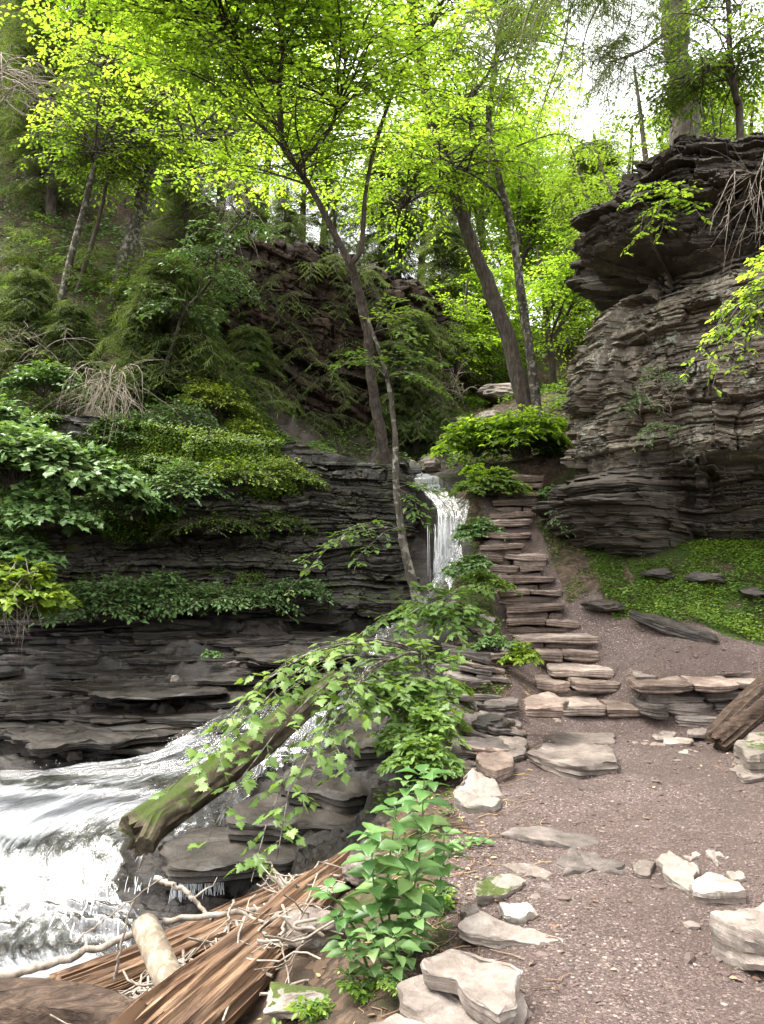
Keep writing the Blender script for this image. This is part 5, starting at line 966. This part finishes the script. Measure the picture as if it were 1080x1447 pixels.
SH = [(20, 690, 10.4, 1.0, .75, 'shrub', 'big pale leafed shrub at the left edge above the dark undercut', ga, .095, MAPLE, 60, .8), (110, 700, 10.9, .85, .6, 'shrub', 'pale shrub right of the big one at the left edge', ga, .095, MAPLE, 45, .65), (-20, 640, 11.3, .9, .7, 'shrub', 'pale shrub cut by the left edge beside the dead brush', ga, .09, MAPLE, 40, .6),
      (60, 745, 10.2, .7, .4, 'shrub', 'drooping pale shrub under the big one, over the dark gap', ga, .08, MAPLE, 30, .5), (25, 870, 9.6, .6, .6, 'shrubyel', 'pale yellow green shrub at the left edge above the wet shelf', ga, .08, MAPLE, 34, .8), (15, 800, 10.0, .55, .4, 'shrub', 'shrub above the pale yellow green one at the left edge', ga, .08, MAPLE, 22, .6),
      (185, 735, 11.6, .7, .5, 'shrub', 'dark green shrub hanging over the wall right of the pale shrubs', 'shrubs along the top of the wet wall', .07, LEAF, 30, .3), (250, 715, 12.0, .8, .6, 'shrub', 'round shrub in the middle of the wall top', 'shrubs along the top of the wet wall', .07, LEAF, 36, .45), (330, 700, 12.3, .8, .5, 'shrubyel', 'yellowish shrub right of the round wall top shrub', 'shrubs along the top of the wet wall', .06, LEAF, 36, .5), (395, 690, 12.5, .65, .4, 'shrubyel', 'last yellowish shrub before the bare rock slab', 'shrubs along the top of the wet wall', .05, LEAF, 30, .6), (300, 755, 12.2, .8, .3, 'shrubyel', 'mossy hanging clump under the round wall top shrub', 'shrubs along the top of the wet wall', .045, LEAF, 36, .35), (385, 750, 12.4, .6, .3, 'shrubyel', 'thin hanging clump right of the mossy hanging one', 'shrubs along the top of the wet wall', .045, LEAF, 26, .35),
      (180, 640, 13.0, .8, .6, 'shrub', 'dark shrub behind the pale shrubs below the slope', 'shrubs on the slope above the wall', .065, LEAF, 30, .15), (250, 625, 13.4, .9, .6, 'shrub', 'dark leafy mound left of the yellow green hump', 'shrubs on the slope above the wall', .06, LEAF, 36, .25), (300, 590, 14.0, .75, .6, 'shrubyel', 'brightest yellow green hump on the slope', 'shrubs on the slope above the wall', .06, LEAF, 44, .95), (345, 630, 13.8, .6, .4, 'shrubyel', 'yellow green mound running down right of the brightest hump', 'shrubs on the slope above the wall', .055, LEAF, 36, .85), (275, 545, 14.8, .6, .5, 'shrubyel', 'upper yellow green mound behind the brightest hump', 'shrubs on the slope above the wall', .06, LEAF, 34, .8), (390, 650, 13.7, .45, .25, 'shrubyel', 'low yellow patch at the left end of the bare rock slab', 'shrubs on the slope above the wall', .045, LEAF, 24, .8),
      (60, 560, 13.2, .7, .5, 'shrub', 'shrub with broad leaves at the left below the bare slope', 'shrubs on the slope above the wall', .09, LEAF, 24, .4), (230, 430, 16.5, 1.1, 1.0, 'shrubyel', 'green shrub right of the thickest slope trunk', 'shrubs on the slope above the wall', .08, LEAF, 36, .55), (70, 500, 15.4, .9, .7, 'shrub', 'dim shrub under the thin slope trunk', 'shrubs on the slope above the wall', .08, LEAF, 26, .2),
      (150, 875, 11.3, .75, .5, 'shrub', 'broad bluish shrub on the shelf under the dark undercut', 'bushes standing on the back of the wet shelf', .075, LEAF, 40, .45), (215, 860, 11.6, .75, .5, 'shrub', 'second bluish shrub from the left on the shelf', 'bushes standing on the back of the wet shelf', .075, LEAF, 40, .5), (285, 868, 11.6, .7, .4, 'shrub', 'middle shrub of the row on the shelf', 'bushes standing on the back of the wet shelf', .07, LEAF, 36, .5), (350, 865, 11.8, .65, .35, 'shrub', 'shrub right of the middle one on the shelf', 'bushes standing on the back of the wet shelf', .06, LEAF, 32, .35), (415, 850, 12.0, .55, .35, 'shrub', 'last dark shrub at the right end of the row on the shelf', 'bushes standing on the back of the wet shelf', .055, LEAF, 28, .25), (100, 860, 11.2, .5, .3, 'shrub', 'small shrub at the left end of the row on the shelf', 'bushes standing on the back of the wet shelf', .065, LEAF, 20, .4)]
for i, (px, py, D, R_, h_, mt, lb, gr, sz, tm, n, tn) in enumerate(SH): shrub(px, py, D, R_*1.1, h_*1.3, mt, lb, gr, 100+i, n=int(n*1.8), size=sz, tmpl=tm, tone=tn, m=9, q=5, tl=.42)
gt = 'plants on the bank beside the stairs'
SB = [(735, 650, 14.0, 1.0, 1.0, 'leafbright', 'bright broad leafed bush under the leaning trunks', .1, 60, .5, .3), (675, 645, 14.2, .85, .8, 'leafbright', 'bright bush left of the one under the leaning trunks', .1, 55, .5, .2), (785, 640, 14.2, .5, .7, 'leafbright', 'bright bush between the leaning trunks and the cliff', .09, 24, .4, .2), (695, 700, 12.6, .6, .5, 'leafmid', 'bush beside the top steps', .08, 44, .7, .2), (682, 700, 12.9, .4, .4, 'leafmid', 'bush overhanging the waterfall lip', .075, 26, .6, .2), (676, 765, 11.8, .42, .4, 'shrub', 'leafy clump between the waterfall and the upper steps', .06, 40, .5, .2), (668, 815, 11.1, .45, .35, 'shrub', 'clump below the leafy clump beside the middle steps', .06, 40, .5, .2), (680, 838, 10.2, .45, .32, 'shrubyel', 'low yellow green clump beside the middle steps', .05, 34, .4, .2),
      (735, 940, 8.35, .22, .28, 'shrubyel', 'small leafy herb against the lowest steps', .05, 20, .7, .1), (700, 920, 8.5, .25, .2, 'shrub', 'herb left of the one against the lowest steps', .05, 18, .5, .1), (600, 1090, 6.0, .3, .28, 'maple', 'leafy clump hanging over the dark bank above the tall herb', .06, 26, .4, .1), (650, 885, 9.1, .4, .3, 'shrub', 'dense clump behind the pale brown rock', .06, 24, .45, .1), (560, 1000, 7.0, .4, .3, 'maple', 'leaf clump low beside the small white fall', .07, 26, .35, .1), (600, 1050, 6.4, .35, .3, 'maple', 'leaf clump below the dense maple sapling', .065, 24, .4, .1),
      (780, 705, 12.2, .25, .25, 'shrub', 'fern clump between the top steps and the cliff', .04, 18, .3, .1), (668, 672, 13.6, .28, .25, 'leafbright', 'yellowish clump over the white water lip', .07, 18, .6, .2), (300, 928, 10.4, .14, .1, 'shrub', 'tiny green tuft beside the little stone pile', .04, 10, .5, .1)]
for i, (px, py, D, R_, h_, mt, lb, sz, n, tn, fc) in enumerate(SB): shrub(px, py, D, R_, h_, mt, lb, gt if i < 16 else None, 150+i, n=int(n*1.4), size=sz, tone=tn, m=9, q=5, face=fc)

# ------------------------------------------------------------------ the tall broad leafed herb and its neighbours
def herb(name, label, stems, sizes, seed, nodes=8, group=None, mat='nettle', up=.45):
    rng = np.random.RandomState(seed); wb = MB(); lb = MB()
    for st_, (sa, sb) in zip(stems, sizes):
        p = spline(np.array(st_), 30); tubes(wb, p, np.linspace(.0065, .0025, 30), 6)
        pos = []; xd = []; nd = []; sz = []
        for i in range(nodes):
            t = .18+.82*(i/(nodes-1))**.85; j = min(int(t*29), 29); a0 = i*1.57+rng.uniform(-.4, .4); s_ = sa+(sb-sa)*t; s_ *= rng.uniform(.85, 1.15)
            for k in range(2 if i < nodes-1 else 4):
                a = a0+k*(math.pi if i < nodes-1 else math.pi/2); e_ = rng.uniform(-.1, .5)*up+(.25 if i == nodes-1 else 0)
                d_ = np.array([math.cos(a)*math.cos(e_), math.sin(a)*math.cos(e_), math.sin(e_)]); pet = p[j]+d_*.25*s_
                tubes(wb, np.array([p[j], (p[j]+pet)/2+[0, 0, .004], pet]), np.array([.0022, .0018, .0015]), 4); pos.append(pet); xd.append(d_); nd.append(np.array([0, 0, 1.])+rng.normal(0, .22, 3)-d_*d_[2]); sz.append(s_*(.75 if i == nodes-1 else 1))
        place(lb, OVATE, np.array(pos), np.array(xd), np.array(nd), np.array(sz), np.clip(rng.normal(.5, .25, len(pos)), 0, 1))
    root = thing(name, stems[0][0], label, 'plant', group); build('stem', wb, M['nettle'], root); build('leaves', lb, M[mat], root); return root
zb = lambda px, D: gnd(px, D)
herb('broadleaf_herb', 'tall herb with big bright green leaves on the path edge', [[zb(556, 3.5), P(548, 1250, 3.5), P(560, 1145, 3.5)], [zb(556, 3.5), P(590, 1230, 3.6), P(600, 1098, 3.6)], [zb(556, 3.5), P(530, 1260, 3.35), P(525, 1180, 3.3)], [zb(556, 3.5), P(620, 1250, 3.7), P(628, 1180, 3.75)], [zb(556, 3.5), P(575, 1290, 3.4), P(580, 1205, 3.4)]],
     [(.11, .12), (.1, .12), (.11, .1), (.09, .09), (.11, .11)], 61, 13)
herb('broadleaf_herb', 'small herb with rounded leaves leaning over the split log', [[zb(520, 3.5), P(490, 1290, 3.4), P(462, 1262, 3.35)], [zb(520, 3.5), P(500, 1310, 3.4), P(478, 1300, 3.3)]], [(.08, .11), (.08, .1)], 62, 4)
herb('broadleaf_herb', 'low herb with lighter leaves below the tall one', [[zb(545, 3.28), P(535, 1350, 3.25), P(525, 1320, 3.2)], [zb(545, 3.28), P(585, 1340, 3.25), P(590, 1300, 3.2)], [zb(545, 3.28), P(495, 1350, 3.3), P(490, 1330, 3.25)], [zb(545, 3.28), P(560, 1360, 3.15), P(556, 1325, 3.1)]], [(.06, .08)]*4, 63, 6, mat='shrub')
herb('broadleaf_herb', 'seedling with glossy leaves standing on the path right of the tall herb', [[zb(655, 4.6), P(655, 1200, 4.6), P(662, 1190, 4.6)], [zb(655, 4.6), P(676, 1200, 4.6), P(680, 1192, 4.6)], [zb(655, 4.6), P(636, 1215, 4.5), P(634, 1200, 4.5)]], [(.08, .1)]*3, 64, 4)
herb('broadleaf_herb', 'upright herb on the bank behind the tall one', [[zb(592, 4.95), P(605, 1120, 4.9), P(615, 1095, 4.9)], [zb(592, 4.95), P(580, 1130, 5.0), P(575, 1105, 5.0)]], [(.1, .12), (.09, .12)], 65, 5)
hb = zb(575, 3.15); rg_ = np.random.RandomState(5); n = 7; a = np.linspace(.2, 2.9, n)
plant('fern', 'small pale fern at the foot of the low herb beside the stacked slabs', hb, [hb]*n, hb+np.stack([np.cos(a)*.13+.02, -np.abs(np.sin(a))*.1, .1+.03*rg_.rand(n)], -1), 'shrubyel', 66, None, 'fern', bark='nettle', parts=('stalk', 'frond'), size=.016, m=24, q=5, tl=.05, droop=.3, t0=.1, tone=.6, r0=.008, tsp=.1)
rg_ = np.random.RandomState(71)
for (px, D, w_, lb) in [(440, 3.3, .14, 'little green weed between the split log and the fern'), (505, 3.25, .12, 'second little weed right of the one by the split log'), (620, 3.9, .12, 'small weed at the path edge under the tall herb'), (395, 3.2, .12, 'weed at the bottom edge beside the split log')]:
    b = zb(px, D); n = 9; a = rg_.uniform(0, 6.3, n)
    plant('weed', lb, b, [b]*n, b+np.stack([np.cos(a)*w_*.6, np.sin(a)*w_*.5, rg_.uniform(.03, .13, n)], -1), 'shrubyel', rg_.randint(999), 'small weeds at the foot of the herbs', 'weed', bark='nettle', size=.032, m=6, q=3, tl=.05, droop=.2, t0=.3, tone=.5, r0=.01)

# ------------------------------------------------------------------ dead brush, roots
def arcs(name, label, starts, ends, seed, r0=.012, sag=.2, mat='deadpale', side=3, cat='branches', group=None):
    rng = np.random.RandomState(seed); S_ = np.array(starts); E_ = np.array(ends); n = len(S_); t = np.linspace(0, 1, 12)[None, :, None]; L_ = np.linalg.norm(E_-S_, axis=1)[:, None, None]
    c = rng.normal(0, .12, (n, 1, 3))+np.array([0, 0, sag]); p = S_[:, None]+(E_-S_)[:, None]*t+4*t*(1-t)*c*L_+np.cumsum(rng.normal(0, .012, (n, 12, 3)), 1)*L_
    mb = MB(); tubes(mb, p, r0*rng.uniform(.4, 1, (n, 1))*np.linspace(1, .15, 12)[None], 5, seed=seed)
    for k in range(side):
        j = rng.randint(3, 10, n); q0 = p[np.arange(n), j]; d_ = (p[np.arange(n), j+1]-q0); d_ /= np.linalg.norm(d_, axis=1, keepdims=True)+1e-9; d_ = d_+rng.normal(0, .6, (n, 3)); tt = np.linspace(0, 1, 7)[None, :, None]
        q = q0[:, None]+d_[:, None]*tt*L_*.35+np.array([0, 0, -1])*tt**2*L_*.12+rng.normal(0, .006, (n, 7, 3)); tubes(mb, q, r0*.4*np.linspace(1, .2, 7)[None]*np.ones((n, 1)), 4, seed=seed+k)
    o = build(name, mb, M[mat], None, S_.mean(0)); return tag(o, label, cat, group)
rn = np.random.RandomState(81)
n = 11; S_ = [P(rn.uniform(1062, 1110), rn.uniform(215, 300), 10.4) for i in range(n)]; E_ = [P(rn.uniform(990, 1075), rn.uniform(280, 380), rn.uniform(9.7, 10.2)) for i in range(n)]
arcs('dead_roots', 'pale tangle of dead curved roots hanging at the right edge of the cliff', S_, E_, 82, .013, .3)
S_ = [P(rn.uniform(900, 945), rn.uniform(540, 575), 10.4) for i in range(14)]; arcs('dead_twigs', 'small brown dead bush stuck on the middle of the cliff', S_, [q+np.array([rn.uniform(-.2, .3), -.25, rn.uniform(-.2, .3)]) for q in S_], 83, .006, .1)
S_ = [P(rn.uniform(-20, 30), rn.uniform(90, 170), 16) for i in range(20)]; arcs('dead_branches', 'pale dead branches fanning out at the top left edge', S_, [P(rn.uniform(30, 125), rn.uniform(120, 200), 15.3) for i in range(20)], 84, .025, .12)
S_ = [P(rn.uniform(300, 370), rn.uniform(250, 300), 17) for i in range(26)]; arcs('dead_branches', 'grey dead brush hanging above the left end of the rusty rock face', S_, [q+np.array([rn.uniform(-.8, .8), -.5, rn.uniform(-1.3, -.1)]) for q in S_], 85, .015, .1)
S_ = [P(rn.uniform(120, 180), rn.uniform(520, 545), 13.4) for i in range(40)]; arcs('dead_brush', 'brown dead brush hanging on the slope above the pale shrubs', S_, [P(rn.uniform(80, 200), rn.uniform(560, 625), 12.7) for i in range(40)], 86, .012, .15)
S_ = [P(rn.uniform(600, 660), rn.uniform(540, 570), 17.5) for i in range(40)]; arcs('dead_brush', 'brown twiggy brush left of the leaning trunks', S_, [q+np.array([rn.uniform(-.7, .5), -.4, rn.uniform(-.3, .8)]) for q in S_], 87, .012, .1)
S_ = [P(rn.uniform(0, 90), rn.uniform(480, 560), 14.2) for i in range(30)]; arcs('dead_brush', 'grey dead branches lying on the slope at the left edge', S_, [q+np.array([rn.uniform(-1, 1.2), -.5, rn.uniform(-.5, .3)]) for q in S_], 88, .012, .08)
S_ = [P(rn.uniform(10, 60), rn.uniform(780, 830), 9.6) for i in range(9)]; arcs('dead_twigs', 'thin pale stems curving down at the left edge above the shelf', S_, [P(rn.uniform(0, 60), rn.uniform(870, 915), 9.3) for i in range(9)], 89, .009, .2)
S_ = [P(rn.uniform(-30, 380), rn.uniform(230, 420), rn.uniform(18, 22)) for i in range(60)]; arcs('fallen_branches', 'scatter of fallen grey branches over the shaded left slope', S_, [q+np.array([rn.uniform(-1.5, 1.5), -.6, rn.uniform(-1.2, .4)]) for q in S_], 90, .02, .05)['kind'] = 'stuff'

# ------------------------------------------------------------------ ground cover that nobody could count
rg_cov = np.random.RandomState(1)
def cover(name, label, xr, yr, N, keep, mat, sizer, hgt, seed, tmpl=LOW, tone=None, clump=1.2, thr=-.12):
    rng = np.random.RandomState(seed); x = rng.uniform(*xr, N); y = rng.uniform(*yr, N); c = fbm(x*clump, y*clump, 0, 4, seed)+.25*noise(x*5, y*5, 0, seed)
    k = keep(x, y) & (c+rng.normal(0, .1, N) > thr); x = x[k]; y = y[k]; c = c[k]; n = len(x)
    z = hz(x, y); a = rng.uniform(0, 6.283, n); hh = hgt*np.clip(.3+c*1.6+rng.uniform(-.3, .3, n), .03, 1.5)
    mb = MB(); place(mb, tmpl, np.stack([x, y, z+hh*rng.uniform(.4, 1, n)], -1), np.stack([np.cos(a), np.sin(a)-.25, rng.uniform(-.3, .5, n)], -1), np.array([0, -.35, 1.])+rng.normal(0, .4, (n, 3)), rng.uniform(*sizer, n), np.clip(rng.normal(.45, .2, n)+.4*c, 0, 1) if tone is None else np.clip(tone(x, y)+rng.normal(0, .15, n), 0, 1))
    return tag(build(name, mb, mat), label, 'ground cover', kind='stuff')
mk = lambda x, y: (x > 2.5) & (y > 9.88-(x-2.6)*.53) & (y < 12) & (x > 2.9) & ((pdist(CLIFF, x, y) < 1.3) | ~inside(CL_POLY, x, y))
cover('ground_cover', 'low green leafy carpet under the cliff overhang', (2.5, 7), (8, 12), 90000, mk, M['shrubyel'], (.018, .05), .12, 91, tone=lambda x, y: .4+.6*fbm(x*1.8, y*2.4, 0, 3, 4), clump=1.6, thr=-.16)
sk = lambda x, y: (y > np.interp(x, WALL[:, 0], WALL[:, 1])+.4) & ~inside(FW_POLY, x, y) & ~((x > -.9) & (x < 1.2) & (y < 15.4)) & ~((x > -3.3) & (y > 15.3) & (rg_cov.rand(len(x)) < .55))
cover('ground_cover', 'leafy undergrowth over the lower left slope', (-9, 1), (12.4, 18), 90000, sk, M['shrubyel'], (.04, .085), .22, 92, tone=lambda x, y: .18+.7*np.exp(-(((x+3.0-(y-14)*-.25)/.75)**2+((y-14.2)/1.5)**2)))
cover('ground_cover', 'sparse undergrowth up the shaded left slope', (-18, -2), (16.5, 32), 60000, lambda x, y: fbm(x*.4, y*.4, 0, 3, 5) > -.2, M['shrub'], (.07, .15), .5, 93, tone=lambda x, y: .45+.2*noise(x*.5, y*.5, 0, 4))
cover('ground_cover', 'bright undergrowth in the gully beyond the stairs', (0, 6), (14.4, 32), 42000, lambda x, y: (x < 4+.1*(y-14)) & ~inside(CL_POLY, x, y) & ((x > 1.3) | (y > 17.5)), M['leafmid'], (.06, .13), .3, 94, tone=lambda x, y: .6+.2*noise(x, y, 0, 4))
rp_ = lambda x, y: (x > 2.45) & ~inside(CL_POLY, x, y) & (y > 10.2)
cover('ground_cover', 'low weeds between the upper steps and the cliff foot', (2.4, 3.7), (10.1, 13.6), 9000, rp_, M['shrubyel'], (.02, .05), .07, 97, tone=lambda x, y: .3+0*x)
bk_ = lambda x, y: (x < trail_edge(y)+.02) & (x > trail_edge(y)-.75+.1*noise(x*3, y*3)) & (y > 5)
cover('ground_cover', 'low weeds on the bank between trail and stream', (-.6, 2), (4.6, 13.4), 16000, bk_, M['shrubyel'], (.025, .06), .1, 95, tone=lambda x, y: .35+0*x)
cover('ground_cover', 'weeds along the cliff top edge', (3, 9), (10.4, 16), 12000, lambda x, y: inside(CL_POLY, x, y) & (pdist(CLIFF, x, y) > .9), M['shrub'], (.05, .11), .18, 96, tone=lambda x, y: .3+0*x)

# plants rooted in the cracks of the wet wall
rg_ = np.random.RandomState(99); vv = WALLV.reshape(-1, 3); nv = WALLV.shape[1]; ii = rg_.randint(0, len(vv)-nv, 300000); q = vv[ii]
c = fbm(q[:, 0]*.8, q[:, 2]*1.7, 0, 4, 5)+.25*noise(q[:, 0]*4, q[:, 2]*7, 0, 6)+.42*sstep(2.2, 3.3, q[:, 2])-.75*sstep(-1.9, -.9, q[:, 0])-.25*np.exp(-((q[:, 2]-1.75)/.35)**2)+.25*sstep(1.5, 1.0, q[:, 2])
k = (c+rg_.normal(0, .05, len(c)) > .07) & (q[:, 2] > .6) & (q[:, 0] > -8); q = q[k][:90000]; c = c[k][:90000]; n = len(q)
a = rg_.uniform(3.5, 5.9, n); mb = MB(); place(mb, LOW, q+np.stack([0*c, -rg_.uniform(.0, .13, n)*np.clip(c*3, .2, 1), rg_.uniform(-.05, .05, n)], -1), np.stack([np.cos(a), np.sin(a), rg_.uniform(-.9, .4, n)], -1), np.array([0, -.6, 1.])+rg_.normal(0, .4, (n, 3)), rg_.uniform(.03, .065, n), np.clip(.33+.28*sstep(-5, -2, q[:, 0])+.5*(c-.3)+rg_.normal(0, .16, n), 0, 1))
tag(build('ground_cover', mb, M['shrubyel']), 'moss and small leaves hanging over the ledges of the wet wall', 'ground cover', kind='stuff')

# understorey sprays of hemlock and seedlings covering the left slope
def sprays(label, N, xr, yr, leafm, seed, Lr, keep, **kw):
    rng = np.random.RandomState(seed); x = rng.uniform(*xr, N); y = rng.uniform(*yr, N); k = keep(x, y); x = x[k]; y = y[k]; n = len(x); z = hz(x, y)+rng.uniform(.1, .9, n)
    a = rng.uniform(-2.7, -.2, n); L_ = rng.uniform(*Lr, n); S = np.stack([x, y, z], -1); E = S+np.stack([np.cos(a)*L_, np.sin(a)*L_*.8, -.1*L_+rng.uniform(-.2, .2, n)], -1)
    wb = MB(); lb = MB(); foliage(lb, wb, S, E, rng, **kw); o = build('undergrowth', lb, M[leafm]); tag(o, label, 'undergrowth', kind='stuff')
    tag(build('undergrowth_twigs', wb, M['bark']), 'thin twigs under the '+label, 'twigs', kind='stuff')
sl = lambda x, y: ~inside(FW_POLY, x, y) & (x < -2.2-.25*(y-14)) & ~((np.abs(x/y+.36) < .02) & (y < 17)) & (fbm(x*.5, y*.5, 0, 3, 8) > -.22)
sprays('feathery conifer sprays spread over the left slope', 520, (-12, -2), (13.8, 26), 'hemlock', 201, (.6, 1.5), sl, arch=.06, m=14, tl=.45, q=10, tmpl=NEEDLE, size=.13, r0=.005, twigs=True, t0=.1, droop=.2, flat=.25, tone=.6, wk=3)
sprays('leafy seedlings spread over the left slope', 260, (-12, -2), (13.8, 24), 'leafmid', 202, (.4, 1.0), sl, arch=.1, m=8, tl=.3, q=5, size=.08, r0=.005, twigs=False, t0=.1, droop=.15, flat=.3, tone=.45, wk=3)

# hemlock fronds and leaves hanging over the rusty face
rg_ = np.random.RandomState(303); nv = FARV.shape[1]; ii = rg_.randint(40, FARV.shape[0]-60, 150); jj = (nv*np.clip(rg_.beta(2.2, 1.2, 150), .15, .99)).astype(int); k = fbm(ii*.012, jj*.006, 0, 3, 6) > -.1; S_ = FARV[ii[k], jj[k]]; n = len(S_)
a = rg_.uniform(-2.6, -.5, n); L_ = rg_.uniform(.5, 1.4, n); E_ = S_+np.stack([np.cos(a)*L_, np.sin(a)*L_*.6-.3, -rg_.uniform(.2, .7, n)*L_], -1); wb = MB(); lb = MB()
foliage(lb, wb, S_, E_, rg_, arch=.1, m=14, tl=.45, q=10, tmpl=NEEDLE, size=.13, r0=.005, twigs=True, t0=.1, droop=.25, flat=.3, tone=.55, wk=3)
tag(build('undergrowth', lb, M['hemlock']), 'conifer fronds hanging over the rusty rock face', 'undergrowth', kind='stuff'); tag(build('undergrowth_twigs', wb, M['bark']), 'thin twigs hanging over the rusty rock face', 'twigs', kind='stuff')
# ------------------------------------------------------------------ light and camera
SUN_EL, SUN_AZ = R(66), R(-75)      # azimuth measured from +Y towards +X
w = bpy.data.worlds.new('World'); SC.world = w; w.use_nodes = True; nt = w.node_tree; bg = nt.nodes['Background']
sky = nt.nodes.new('ShaderNodeTexSky'); sky.sky_type = 'NISHITA'; sky.sun_disc = False; sky.sun_elevation = SUN_EL; sky.sun_rotation = SUN_AZ; sky.air_density = 1.0; sky.dust_density = 4.0; sky.ozone_density = 1.0
hs = nt.nodes.new('ShaderNodeHueSaturation'); hs.inputs['Saturation'].default_value = .05
nt.links.new(sky.outputs[0], hs.inputs['Color']); nt.links.new(hs.outputs[0], bg.inputs[0]); bg.inputs[1].default_value = .15
l = bpy.data.lights.new('sun', 'SUN'); l.energy = .9; l.angle = R(25); l.color = (1, .94, .84)
so = bpy.data.objects.new('sun', l); COL.objects.link(so)
d = Vector((math.sin(SUN_AZ)*math.cos(SUN_EL), math.cos(SUN_AZ)*math.cos(SUN_EL), math.sin(SUN_EL)))
so.rotation_euler = d.to_track_quat('Z', 'Y').to_euler(); so.location = d*30
cam = bpy.data.cameras.new('camera'); co = bpy.data.objects.new('camera', cam); COL.objects.link(co); SC.camera = co
co.location = (0, 0, EYE); co.rotation_euler = (R(90)+PITCH, 0, 0)
cam.sensor_fit = 'VERTICAL'; cam.sensor_height = 24; cam.lens = F/1447*24; cam.clip_start = .05; cam.clip_end = 500
vs = SC.view_settings; SC.display_settings.display_device = 'sRGB'; vs.view_transform = 'Standard'; vs.look = 'None'; vs.exposure = 2.62; vs.gamma = 1; vs.use_curve_mapping = False
SC.render.resolution_x = 764; SC.render.resolution_y = 1024; SC.cycles.max_bounces = 6; SC.cycles.diffuse_bounces = 3; SC.cycles.transparent_max_bounces = 12; SC.cycles.transmission_bounces = 4
SC.cycles.use_denoising = True
SC.cycles.caustics_reflective = False; SC.cycles.caustics_refractive = False
